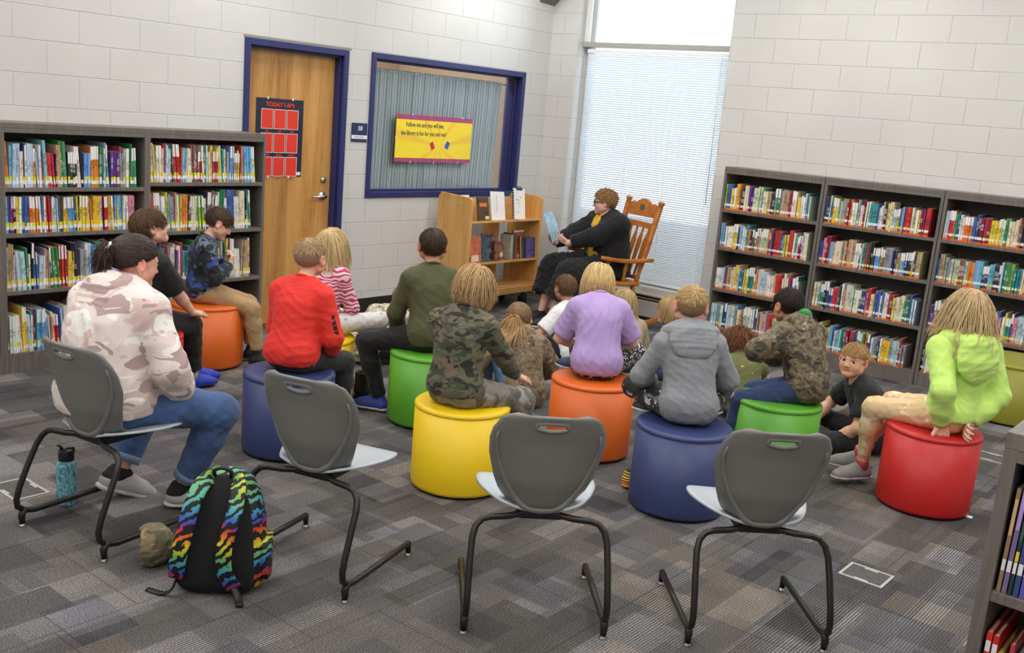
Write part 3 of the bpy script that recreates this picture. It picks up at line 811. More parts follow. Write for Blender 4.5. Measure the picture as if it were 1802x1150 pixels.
def interp(tab, s):
    for (s0, v0), (s1, v1) in zip(tab, tab[1:]):
        if s <= s1:
            f = (s - s0) / (s1 - s0); f = f * f * (3 - 2 * f) if False else f
            return v0 + (v1 - v0) * f
    return tab[-1][1]
def chair_meshes():
    back = MB(); 
    # backrest shield: s from 0 (bottom, under the seat rear) to 1 (top)
    zt = [(0, .392), (.08, .405), (.2, .455), (.4, .555), (.7, .715), (.9, .80), (1, .824)]
    yt = [(0, -.02), (.08, -.085), (.2, -.15), (.4, -.185), (.7, -.212), (.9, -.235), (1, -.243)]
    wt = [(0, .07), (.08, .10), (.2, .138), (.4, .178), (.58, .203), (.7, .207), (.8, .2), (.9, .178), (.96, .158), (1, .12)]
    rows = []
    S = [i / 30 for i in range(31)]
    for s in S:
        w_ = interp(wt, s); row = []
        for j in range(25):
            u = -1 + 2 * j / 24
            x = w_ * u
            wrap = .085 * (abs(u) ** 2.4) * (1 if s < .55 else max(.35, 1 - (s - .55) * 1.4))
            y = interp(yt, s) + wrap
            z = interp(zt, s) + (.012 * (1 - abs(u) ** 2) if s > .97 else 0) * 0 + (.05 * abs(u) ** 3 * (1 - s / .3) if s < .3 else 0)
            row.append((x, y, z))
        rows.append(row)
    v, f = grid_sheet(rows, .011)
    # cut the hand slot (upper part)
    C_ = 25; nface = []
    hole = set()
    for i in range(30):
        for j in range(24):
            u = -1 + 2 * (j + .5) / 24; s = (S[i] + S[i + 1]) / 2
            if abs(u) < .25 and .835 < s < .90: hole.add((i, j))
    n = 31 * C_
    q = 0
    for i in range(30):
        for j in range(24):
            a = i * C_ + j
            if (i, j) not in hole:
                nface += [f[q], f[q + 1]]
            else:
                for (di, dj, e0, e1) in ((0, -1, a, a + C_), (0, 1, a + C_ + 1, a + 1), (-1, 0, a + 1, a), (1, 0, a + C_, a + C_ + 1)):
                    if (i + di, j + dj) not in hole: nface.append((e0, e1, n + e1, n + e0))
            q += 2
    nface += f[q:]
    back.add(v, nface, 0, True)
    # raised V-shaped rim line on the rear of the shell
    rim = []
    for k in range(41):
        a = -1 + 2 * k / 40; a = (1 if a > 0 else -1) * abs(a) ** 1.6
        th_ = abs(a) * PI / 2; s = .17 + .60 * (1 - math.cos(th_))
        w_ = interp(wt, s) * .90 * (1 if a > 0 else -1) * math.sin(th_) ** .5
        u = abs(w_) / interp(wt, s)
        wrap = .085 * (u ** 2.4) * (1 if s < .55 else max(.35, 1 - (s - .55) * 1.4))
        rim.append((w_, interp(yt, s) + wrap - .007, interp(zt, s)))
    rimb = MB().tube(rim, [.0045 + .0115 * (1 - abs(-1 + 2 * k / 40)) ** .7 for k in range(41)], 10)
    slot = MB(); sl = []
    for k in range(33):
        a = 2 * PI * k / 32; cx = .056 * max(-1, min(1, 1.2 * math.cos(a))); cz = .0150 * math.sin(a) - .004 * (1 - (cx / .056) ** 2)
        u = abs(cx) / .195; s = .8667
        sl.append((cx, interp(yt, s) + .085 * u ** 2.4 * .6 - cz * .15 - .001, interp(zt, s) + cz + .001))
    slot.tube(sl, .0075, 8, caps=False)
    seat = MB(); rows = []
    for i in range(19):
        s = i / 18; y = -.145 + .40 * s
        w_ = .13 + .10 * math.sin(min(1, s * 1.5) * PI / 2) ** .8 if s < .67 else .23 - .055 * ((s - .67) / .33) ** 2.2
        row = []
        for j in range(19):
            u = -1 + 2 * j / 18
            z = .452 - .016 * (1 - u * u) * (1 - s * .5) - (.03 * max(0, s - .72) ** 1.6 * 6 if s > .72 else 0) + .012 * abs(u) ** 3
            yy = y - (.045 * abs(u) ** 3 * max(0, s - .4)) / .6
            row.append((w_ * u, yy, z))
        rows.append(row)
    v, f = grid_sheet(rows, .010); seat.add(v, f, 0, True)
    # frame
    fr = MB(); R_ = .0125
    def side(sg):
        return [(sg * .255, .235, .055), (sg * .255, .0, .055), (sg * .255, -.19, .056), (sg * .255, -.235, .066), (sg * .254, -.268, .092), (sg * .253, -.272, .125), (sg * .252, -.258, .175), (sg * .250, -.222, .26), (sg * .246, -.185, .34), (sg * .236, -.166, .378), (sg * .214, -.155, .402), (sg * .185, -.15, .41)]
    rp = side(1); lp = side(-1)
    bridge = [(.12, -.14, .412), (.05, -.10, .412), (-.05, -.10, .412), (-.12, -.14, .412)]
    fr.tube(rp + bridge + lp[::-1], R_, 12)
    foot_r = []
    for sg in (1, -1):
        b = MB()
        b.tube([(sg * .255, -.235, .078), (sg * .255, -.25, .045), (sg * .255, -.246, .012)], [.016, .0145, .012], 10)
        gl = MB().lathe([(.016, .0), (.017, .004), (.006, .012), (.005, .016)], 14, M=Matrix.Translation((sg * .255, -.246, 0)))
        b2 = MB().tube([(sg * .255, .232, .06), (sg * .255, .236, .014)], [.0125, .011], 10)
        gl2 = MB().lathe([(.016, .0), (.017, .004), (.006, .012), (.005, .016)], 14, M=Matrix.Translation((sg * .255, .236, 0)))
        foot_r.append((b, gl)); foot_r.append((b2, gl2))
    br = MB().box(-.085, .085, -.125, .12, .395, .428)
    return back, rimb, slot, seat, fr, foot_r, br
_cm = chair_meshes()
ck = thing('cantilever_chair', 'grey school chair in front of the yellow drum stool, seen squarely from behind', 'chair', (2.91, 2.104, 0), math.radians(43.5) - PI / 2, 'grey cantilever school chairs')
p = part('backrest', _cm[0], m_shell, ck)
part('rim', _cm[1], m_shell, p); part('hand_slot_rim', _cm[2], m_shell, p)
part('seat', _cm[3], m_seat, ck, label='light grey seat'); part('frame', _cm[4], m_tube, ck, label='black tubular frame')
part('seat_bracket', _cm[6], m_black, ck, .01)
for b, gl in _cm[5]:
    f_ = part('foot', b, m_black, ck); part('glide', gl, m_glide, f_, label='shiny metal glide')
def copy_tree(o, parent=None):
    c = o.copy(); COL.objects.link(c)
    if parent: c.parent = parent
    for ch in list(o.children): copy_tree(ch, c)
    return c
for x, y, a, lb in ((3.453, 1.487, 42.5, 'grey school chair in front of the navy stool, nearest the low bookcase'), (2.561, 2.883, 15.8, 'grey school chair between the rainbow backpack and the yellow stool'), (2.123, 3.724, 8.9, 'grey school chair the woman in the pink hoodie sits on')):
    c = copy_tree(ck); c.location = (x, y, 0); c.rotation_euler = (0, 0, math.radians(a) - PI / 2); c['label'] = lb
# ------------------------------------------------------------------ book cart
m_oak = wood_mat('oak_veneer', (196, 142, 72), (212, 160, 90), (224, 176, 108), (14, 14, 1.2), 0.4)
m_oak_h = wood_mat('oak_shelf', (196, 142, 72), (212, 160, 90), (224, 176, 108), (1.2, 14, 14), 0.4)
CX0, CX1, CY0, CY1, CH = 6.745, 7.79, 5.885, 6.30, 1.075
ct = thing('book_cart', 'oak library book cart on casters beside the seated reader', 'cart', ((CX0 + CX1) / 2, (CY0 + CY1) / 2, 0))
hw, hd = (CX1 - CX0) / 2, (CY1 - CY0) / 2
Rz = Matrix.Rotation(PI / 2, 4, 'Z')
for sx in (-1, 1):
    prof = [(-hd, .13), (hd, .13), (hd, .2), (hd - .005, CH - .03), (hd - .035, CH + .012), (-hd + .03, CH - .004), (-hd + .006, CH - .02), (-hd, CH - .06)]
    # prism in (y,z): map local x->y
    Mp = Matrix(((0, 1, 0, -hw if sx < 0 else hw - .024), (1, 0, 0, 0), (0, 0, 1, 0), (0, 0, 0, 1)))
    p = part('end_panel', MB().prism(prof, .024, Mp), m_oak, ct, .004)
    if sx < 0:
        gt = MB()
        for i in range(9): gt.box(-hw - .0006, -hw, -.10 + i * .022, -.10 + i * .022 + .014, CH - .062 + (i % 2) * .002, CH - .056)
        part('worn_lettering', gt, plain('worn_white', (214, 190, 150), .6), p)
iw = hw - .024
def tilt_shelf(nm, z, yf, ang, depth, ledge=True, mat=m_oak_h):
    Mt = Matrix.Translation((0, yf, z)) @ Matrix.Rotation(ang, 4, 'X')
    return part(nm, MB().box(-iw, iw, 0, depth, -.02, 0, M=Mt), mat, ct, .002)
tilt_shelf('shelf', .862, -hd + .01, math.radians(-8), .19)
part('display_back', MB().box(-iw, iw, -.009, .009, .0, .20, M=Matrix.Translation((0, -hd + .21, .835)) @ Matrix.Rotation(math.radians(-12), 4, 'X')), m_oak_h, ct, .002)
tilt_shelf('shelf', .478, -hd + .01, math.radians(-6), .20)
part('divider', MB().box(-.012, .012, -.19, .20, .15, .84, M=Matrix.Translation((.13, .21, 0))) if False else MB().box(.115, .135, -hd + .21, hd - .02, .22, .835), m_oak, ct, .002)
tilt_shelf('shelf', .235, -hd + .03, math.radians(-3), .36)
part('bottom_rail', MB().box(-iw, iw, -hd + .005, -hd + .028, .15, .215), m_oak_h, ct, .003)
m_rub = plain('caster_rubber', (38, 38, 38), .6)
for sx in (-1, 1):
    for sy in (-1, 1):
        x, y = sx * (hw - .09), sy * (hd - .07)
        c = part('caster_fork', MB().box(x - .02, x - .014, y - .02, y + .03, .05, .13).box(x + .014, x + .02, y - .02, y + .03, .05, .13).box(x - .02, x + .02, y - .025, y + .025, .122, .132), m_glide, ct)
        part('caster_wheel', MB().lathe([(.02, -.012), (.05, -.012), (.054, -.006), (.054, .006), (.05, .012), (.02, .012)], 26, M=Matrix.Translation((x, y + .02, .054)) @ Matrix.Rotation(PI / 2, 4, 'Y')), m_rub, c)
def cover_mat(name, cols, scale=9, rough=.3, seed=0.0):
    t = NT(name); t.set(rough); v = t.coord('Object'); v.inputs['Location'].default_value = (seed, seed * .7, seed * .3)
    n1 = t.noise(v, scale, 3, .55, 1.0)
    st = [(.3 + .42 * i / max(1, len(cols) - 1), srgb(c)) for i, c in enumerate(cols)]
    r = t.ramp(n1, 0, st); t.l(r, 0, t.b, 'Base Color'); return t.m
def face_book(name, label, x, zbase, yfront, W, H, th, mat, tilt, group, cat='book', extras=None, yaw=0.0):
    """a book standing with its front cover towards the room, leaning back"""
    wx, wy = (CX0 + CX1) / 2 + x, (CY0 + CY1) / 2 + yfront
    t = thing(name, label, cat, (wx, wy, zbase), yaw, group)
    R = Matrix.Rotation(-tilt, 4, 'X')
    part('cover', MB().box(-W / 2, W / 2, 0, .0025, 0, H, M=R).box(-W / 2, W / 2, th - .0025, th, 0, H, M=R).box(-W / 2, -W / 2 + .0025, .0025, th - .0025, 0, H, M=R), mat, t)
    part('page_block', MB().box(-W / 2 + .0025, W / 2 - .003, .0025, th - .0025, .003, H - .003, M=R), m_page, t)
    for nm, (x0, x1, z0, z1), m in (extras or []):
        part(nm, MB().box(-W / 2 + x0 * W, -W / 2 + x1 * W, -.0008, 0, z0 * H, z1 * H, M=R), m, t)
    return t
gm = 'books facing out on the middle shelf of the book cart'
zt_, zm_ = .864, .481
m_sil = plain('title_silver', (196, 190, 196), .4); m_ttl = plain('title_orange', (226, 120, 50), .4)
face_book('book', 'dark book with orange lettering facing out, first on the cart top shelf', -.28, zt_ - .008, -hd + .05, .15, .215, .018, cover_mat('cover_jungle', [(40, 30, 40), (96, 60, 40), (60, 76, 54), (170, 60, 40)], 22), math.radians(10), 'items on the top shelf of the book cart', extras=[('title', (.15, .8, .6, .75), m_ttl), ('sticker', (.62, .95, .06, .2), plain('note_yellow', (226, 214, 160), .6))])
pm = plain('paper_white', (240, 240, 240), .7); red_l = plain('paper_red_line', (226, 120, 110), .6)
pk = thing('paper_stack', 'tall white sheet of printed paper propped on the cart top shelf', 'paper', ((CX0 + CX1) / 2 - .08, (CY0 + CY1) / 2 - hd + .045, zt_ - .006), 0, 'items on the top shelf of the book cart')
Rp = Matrix.Rotation(math.radians(-11), 4, 'X') @ Matrix.Rotation(math.radians(2), 4, 'Y')
part('sheets', MB().box(-.095, .095, 0, .012, 0, .262, M=Rp), pm, pk)
part('red_rule', MB().box(-.022, -.016, -.0006, 0, .07, .225, M=Rp), red_l, pk)
ln = MB()
for i in range(9): ln.box(-.062, -.04, -.0005, 0, .06 + i * .02, .063 + i * .02, M=Rp)
part('print_lines', ln, plain('print_grey', (190, 190, 196), .7), pk)
cbd = thing('calendar_clipboard', 'white calendar page clipped to a board with black coil edge on cart', 'clipboard', ((CX0 + CX1) / 2 + .245, (CY0 + CY1) / 2 - hd + .06, zt_ - .008), 0, 'items on the top shelf of the book cart')
Rc = Matrix.Rotation(math.radians(-11), 4, 'X') @ Matrix.Rotation(math.radians(4), 4, 'Y')
part('page', MB().box(-.085, .085, -.002, .006, 0, .29, M=Rc), pm, cbd)
part('clip', MB().box(-.045, .045, -.008, .008, .275, .295, M=Rc).tube([tuple(Rc @ Vector((-.03, -.004, .29))), tuple(Rc @ Vector((-.02, -.004, .305))), tuple(Rc @ Vector((.02, -.004, .305))), tuple(Rc @ Vector((.03, -.004, .29)))], .004, 6), plain('clip_steel', (70, 70, 74), .3, .8), cbd)
co = MB()
for i in range(14): co.box(-.096, -.08, -.004, .008, .008 + i * .0195, .018 + i * .0195, M=Rc)
part('coil', co, m_black, cbd)
cs = [(250, 240, 90), (170, 220, 150), (240, 150, 140), (170, 160, 220), (240, 190, 120)]
for i in range(22):
    r_ = random.Random(i); x0 = -.07 + r_.random() * .12; z0 = .03 + r_.random() * .22
    part('calendar_entry', MB().box(x0, x0 + .016 + r_.random() * .02, -.0026, -.002, z0, z0 + .006, M=Rc), plain('entry_%d' % (i % 5), cs[i % 5], .7), cbd)
fl = thing('paper_stack', 'white papers lying flat at the back of the cart top', 'paper', ((CX0 + CX1) / 2 - .33, (CY0 + CY1) / 2 + .02, 1.052))
part('sheets', MB().box(-.17, .0, -.02, .02, -.19, .018, M=Matrix.Rotation(math.radians(-12), 4, 'X')), pm, fl)
specs = [(-.37, .15, .235, .02, [(196, 96, 66), (214, 120, 84), (226, 150, 110)], 'orange-red book facing out, first on the cart middle shelf', [('picture', (.1, .75, .05, .3), plain('cover_cream', (232, 220, 196), .4))], .035, .12),
         (-.235, .14, .225, .022, [(44, 64, 84), (70, 96, 104), (120, 140, 140)], 'teal-grey book facing out, second on the cart middle shelf', [('spine_panel', (0, .06, 0, 1), plain('spine_dark', (36, 40, 50), .4))], .05, .1),
         (-.14, .165, .255, .02, [(54, 40, 60), (110, 70, 64), (80, 100, 130), (150, 160, 176)], 'tall dark picture book with maroon title, third on the cart middle shelf', [('title', (.1, .9, .82, .95), plain('title_maroon', (104, 46, 66), .4)), ('sticker', (.3, .6, .3, .45), m_page)], .075, .14),
         (-.045, .115, .185, .018, [(30, 24, 40), (90, 54, 60), (176, 110, 60), (60, 60, 96)], 'small purple and orange paperback in front on the cart middle shelf', [('title', (.1, .9, .82, .95), plain('title_plum', (120, 70, 110), .4)), ('sticker', (.6, .95, .2, .42), m_page)], .03, .1),
         (.16, .035, .235, .13, [(200, 190, 170), (150, 150, 140)], 'cream-edged book showing its spine, right half of the cart middle shelf', None, .05, .05),
         (.20, .03, .245, .13, [(96, 60, 46), (60, 44, 40)], 'brown book showing its spine, right half of the cart middle shelf', None, .05, .05),
         (.315, .15, .265, .02, [(30, 22, 24), (110, 40, 30), (176, 80, 40), (50, 30, 30)], 'tall dark red picture book with pale border on the cart middle shelf', [('border_edge', (0, .05, 0, 1), m_page), ('border_edge', (.05, 1, .95, 1), m_page), ('sticker', (.3, .5, .02, .16), m_page)], .075, .14),
         (.375, .15, .215, .02, [(70, 76, 50), (110, 90, 60), (46, 44, 40)], 'olive book mostly hidden behind the blue-violet paperback on cart', [('spine_panel', (0, .1, 0, 1), plain('spine_tan', (180, 150, 110), .4))], .055, .12),
         (.432, .14, .195, .018, [(36, 40, 90), (66, 60, 140), (100, 84, 160), (40, 60, 110)], 'blue-violet paperback facing out, last on the cart middle shelf', [('title', (.1, .9, .8, .93), plain('title_lilac', (90, 80, 130), .4)), ('author_strip', (.4, .9, .03, .07), m_pr2)], .03, .1)]
for i, (x, W, H, th, cols, lb, ex, yf, tl) in enumerate(specs):
    face_book('book', lb, x, zm_ - .004, -hd + yf, W, H, th, cover_mat('cover_art_%d' % i, cols, 14 + 3 * (i % 3), seed=i * 3.1), tl, gm, extras=ex)

# ------------------------------------------------------------------ rocking chair
m_maple = wood_mat('honey_maple', (150, 84, 26), (182, 110, 42), (200, 132, 62), (6, 6, 6), 0.3)
RKX, RKY, RKA = 7.66, 5.03, math.radians(157)
rk = thing('rocking_chair', 'honey-brown wooden rocking chair by the window blind', 'rocking chair', (RKX, RKY, 0), RKA - PI / 2)
# local: +y forward, tilted back slightly
TB = math.radians(-2)
Mr = Matrix.Translation((0, 0, .02)) @ Matrix.Rotation(-TB, 4, 'X')
def tp(p): return tuple(Mr @ Vector(p))
seat = MB(); prof = [(-.25, -.22), (-.27, -.05), (-.275, .12), (-.24, .25), (0, .27), (.24, .25), (.275, .12), (.27, -.05), (.25, -.22)]
vs = [tp((x, y, .385)) for x, y in prof] + [tp((x, y, .425 - .0 * x)) for x, y in prof]; n = len(prof)
seat.add(vs, [tuple(reversed(range(n))), tuple(range(n, 2 * n))] + [(i, (i + 1) % n, n + (i + 1) % n, n + i) for i in range(n)])
part('seat', seat, m_maple, rk, .012)
for sx in (-1, 1):
    r = MB(); pts = []
    for k in range(15):
        y = -.58 + 1.0 * k / 14
        pts.append((sx * .245, y, .028 + .30 * (y + .03) ** 2))
    for a, b in zip(pts, pts[1:]): pass
    r.tube(pts, .026, 4, up=(0.7, 0, 0.7), smooth=False)
    part('rocker', r, m_maple, rk, .004)
    for (y0, y1) in ((.2, .22), (-.17, -.24)):
        zb = .03 + .30 * (y1 + .03) ** 2 + .012
        a = (sx * .245, y1, zb); b = tp((sx * .20, y0, .39))
        part('leg', MB().turned(a, b, [(.016, 0), (.019, .06), (.026, .12), (.019, .17), (.027, .21), (.017, .26), (.025, .45), (.029, .6), (.024, .72), (.017, .78), (.026, .83), (.018, .88), (.022, 1)]), m_maple, rk)
    # back posts, turned with ball finial
    a = tp((sx * .225, -.19, .42)); b = tp((sx * .255, -.335, 1.16))
    part('back_post', MB().turned(a, b, [(.02, 0), (.024, .05), (.018, .1), (.022, .2), (.026, .34), (.03, .42), (.025, .46), (.031, .5), (.025, .54), (.027, .7), (.026, .9), (.024, .955), (.03, .965), (.031, .99), (.022, 1.0), (.008, 1.005)], 16), m_maple, rk)
    # arm with scrolled front, on turned supports
    arm = MB(); prof = [(-.02, -.30), (-.028, -.1), (-.036, .05), (-.048, .17), (-.04, .235), (0, .255), (.04, .235), (.05, .17), (.036, .05), (.026, -.1), (.02, -.30)]
    n = len(prof); zz = lambda y: .635 - .02 * math.sin(max(0, (y + .3) / .55) * PI) + .0
    vs = [tp((sx * .285 + x, y, zz(y) - .016)) for x, y in prof] + [tp((sx * .285 + x, y, zz(y) + .016)) for x, y in prof]
    arm.add(vs, [tuple(reversed(range(n))), tuple(range(n, 2 * n))] + [(i, (i + 1) % n, n + (i + 1) % n, n + i) for i in range(n)])
    part('arm', arm, m_maple, rk, .008)
    for y in (.17, -.02):
        part('arm_support', MB().turned(tp((sx * .25, y - .01, .42)), tp((sx * .28, y, .625)), [(.013, 0), (.02, .15), (.012, .3), (.018, .35), (.012, .4), (.02, .55), (.015, .8), (.02, .88), (.013, 1)], 12), m_maple, rk)
for y in (.12, -.12):
    part('stretcher', MB().turned((-.225, y * 1.3, .2), (.225, y * 1.3, .2), [(.01, 0), (.016, .3), (.02, .5), (.016, .7), (.01, 1)], 10), m_maple, rk)
def bk(x, h, off=0.0):   # point on the raked back plane, h = 0 seat .. 1 top
    return Vector(tp((x, -.19 - .145 * h + off, .42 + .73 * h)))
def back_board(poly, t):
    v = [bk(x, h, -t / 2) for x, h in poly] + [bk(x, h, t / 2) for x, h in poly]; n = len(poly)
    return MB().add(v, [tuple(range(n)), tuple(reversed(range(n, 2 * n)))] + [(i, n + i, n + (i + 1) % n, (i + 1) % n) for i in range(n)])
crest = [(-.245, .80), (.245, .80), (.245, .90), (.215, .905), (.195, .955), (.16, .975), (.13, .95), (.10, .975), (.05, 1.01), (0, 1.02), (-.05, 1.01), (-.10, .975), (-.13, .95), (-.16, .975), (-.195, .955), (-.215, .905), (-.245, .90)]
cr = part('crest_rail', back_board(crest, .024), m_maple, rk, .004)
part('crest_emblem', back_board([(-.03, .875), (.03, .875), (.036, .91), (.03, .945), (-.03, .945), (-.036, .91)], .029), plain('emblem_bronze', (96, 92, 70), .5, .3), cr)
part('back_rail', back_board([(-.24, .665), (.24, .665), (.24, .735), (-.24, .735)], .022), m_maple, rk, .003)
part('back_rail', back_board([(-.22, .03), (.22, .03), (.22, .075), (-.22, .075)], .022), m_maple, rk, .003)
for k in range(5):
    x = -.16 + .08 * k
    poly = [(-.010, .07), (.010, .07), (.014, .15), (.030, .42), (.032, .50), (.012, .60), (.009, .67), (-.009, .67), (-.012, .60), (-.032, .50), (-.030, .42), (-.014, .15)]
    part('back_splat', back_board([(x * (1 + .25 * h) + px, h) for px, h in poly], .013), m_maple, rk, .003)

# ------------------------------------------------------------------ backpack, cap and bottle in front
t = NT('rainbow_tiger'); t.set(.6)
c = t.coord('Object')
wv = t.n('ShaderNodeTexWave', wave_type='BANDS', bands_direction='Z', i_Scale=9.5, i_Distortion=7.5, i_Detail=3.0); wv.inputs['Detail Scale'].default_value = 2.2
mp = t.n('ShaderNodeMapping'); mp.inputs['Rotation'].default_value = (.5, .6, .3); t.l(c, 0, mp, 0); t.l(mp, 0, wv, 'Vector')
sp = t.n('ShaderNodeSeparateXYZ'); t.l(c, 0, sp, 0)
nz = t.noise(c, 3.0, 1)
hh = t.math('FRACT', t.math('ADD', t.math('MULTIPLY', sp, 2, 4.2), 0, t.math('MULTIPLY', nz, 0, 1.3), 0))
rb_ = t.ramp(hh, 0, [(0, srgb((44, 100, 190))), (.18, srgb((70, 170, 180))), (.34, srgb((120, 180, 60))), (.5, srgb((232, 208, 44))), (.66, srgb((226, 120, 36))), (.8, srgb((206, 50, 40))), (.92, srgb((90, 60, 170))), (1, srgb((40, 110, 200)))])
th_ = t.ramp(wv, 'Fac', [(.50, (0, 0, 0)), (.56, (1, 1, 1))])
mx = t.mix(srgb((16, 16, 18)), 0, rb_, 0, th_, 0); t.l(mx, 2, t.b, 'Base Color'); m_tiger = t.m
m_mesh = plain('black_padding', (17, 17, 19), .85, bump=.5, bscale=320)
bp = thing('backpack', 'black school backpack with rainbow tiger stripes standing on the carpet', 'backpack', (2.07, 2.925, 0), math.radians(-48))
def superell(rx, ry, z, cx=0, cy=0, n=40, e=3.2):
    out = []
    for k in range(n):
        a = 2 * PI * k / n; ca, sa = math.cos(a), math.sin(a)
        out.append((cx + rx * abs(ca) ** (2 / e) * (1 if ca >= 0 else -1), cy + ry * abs(sa) ** (2 / e) * (1 if sa >= 0 else -1), z))
    return out
def loft(rings, cap=True):
    n = len(rings[0]); v = [p for r in rings for p in r]; f = []
    for i in range(len(rings) - 1):
        for k in range(n): f.append((i * n + k, i * n + (k + 1) % n, (i + 1) * n + (k + 1) % n, (i + 1) * n + k))
    if cap: f.append(tuple(reversed(range(n)))); f.append(tuple(range((len(rings) - 1) * n, len(rings) * n)))
    return MB().add(v, f, 0, True)
# local: back padding faces -y (towards the camera); bag leans away (+y) a little
rings = [superell(rx, ry, z, 0, cy) for rx, ry, z, cy in ((.13, .07, .008, .09), (.16, .095, .03, .09), (.168, .105, .08, .095), (.165, .105, .17, .10), (.155, .098, .27, .115), (.135, .085, .35, .13), (.10, .062, .41, .145), (.05, .035, .44, .152), (.01, .008, .448, .154))]
part('bag', loft(rings), m_tiger, bp)
rings = [superell(rx, .018, z, 0, cy, e=2.6) for rx, z, cy in ((.12, .02, .005), (.142, .05, -.002), (.14, .15, -.004), (.128, .27, .022), (.105, .36, .05), (.06, .42, .085), (.02, .435, .1))]
part('back_padding', loft(rings), m_mesh, bp, label='black padded back panel')
def strap(pts, w, th, mat, nm, lab=None):
    P = [Vector(p) for p in pts]; rows = []
    for i in range(len(P)):
        d = (P[min(i + 1, len(P) - 1)] - P[max(i - 1, 0)]).normalized(); sd = d.cross(Vector((0, -1, .2))).normalized()
        rows.append([tuple(P[i] + sd * w * u + Vector((0, -.004 * (1 - u * u), 0))) for u in (-1, -.6, 0, .6, 1)])
    v, f = grid_sheet(rows, th); return part(nm, MB().add(v, f, 0, True), mat, bp, label=lab)
def smooth_path(pts, n=24):
    P = [Vector(p) for p in pts]; out = []
    for i in range(n + 1):
        t_ = i / n * (len(P) - 1); k = min(int(t_), len(P) - 2); f = t_ - k
        p0, p1, p2, p3 = P[max(k - 1, 0)], P[k], P[k + 1], P[min(k + 2, len(P) - 1)]
        out.append(0.5 * ((2 * p1) + (p2 - p0) * f + (2 * p0 - 5 * p1 + 4 * p2 - p3) * f * f + (3 * p1 - p0 - 3 * p2 + p3) * f ** 3))
    return out
strap(smooth_path([(-.035, .10, .435), (-.06, .04, .425), (-.085, -.01, .36), (-.105, -.04, .25), (-.125, -.045, .15), (-.135, -.02, .075)]), .029, .012, m_tiger, 'shoulder_strap', 'tiger-striped strap')
strap(smooth_path([(.05, .10, .435), (.07, .03, .42), (.07, -.03, .34), (.045, -.055, .23), (.045, -.05, .12), (.075, -.025, .05)]), .027, .012, m_tiger, 'shoulder_strap', 'tiger-striped strap')
part('haul_loop', MB().tube(smooth_path([(-.03, .09, .435), (-.03, .08, .46), (.0, .08, .472), (.03, .08, .46), (.03, .09, .435)], 14), .008, 8), m_black, bp)
rings = [superell(.022, .06, z, .165, .10, e=2.4) for z in (.05, .1, .16, .2)]
part('side_pocket', loft(rings), m_tiger, bp)
part('strap_tail', MB().tube(smooth_path([(-.135, -.02, .075), (-.15, -.03, .03), (-.19, -.02, .008), (-.25, .01, .006)], 14), [.013] * 15, 6, flat=.35), m_black, bp)
part('strap_tail', MB().tube(smooth_path([(.075, -.025, .05), (.10, -.06, .02), (.11, -.09, .01)], 10), [.016] * 11, 6, flat=.5), m_black, bp)
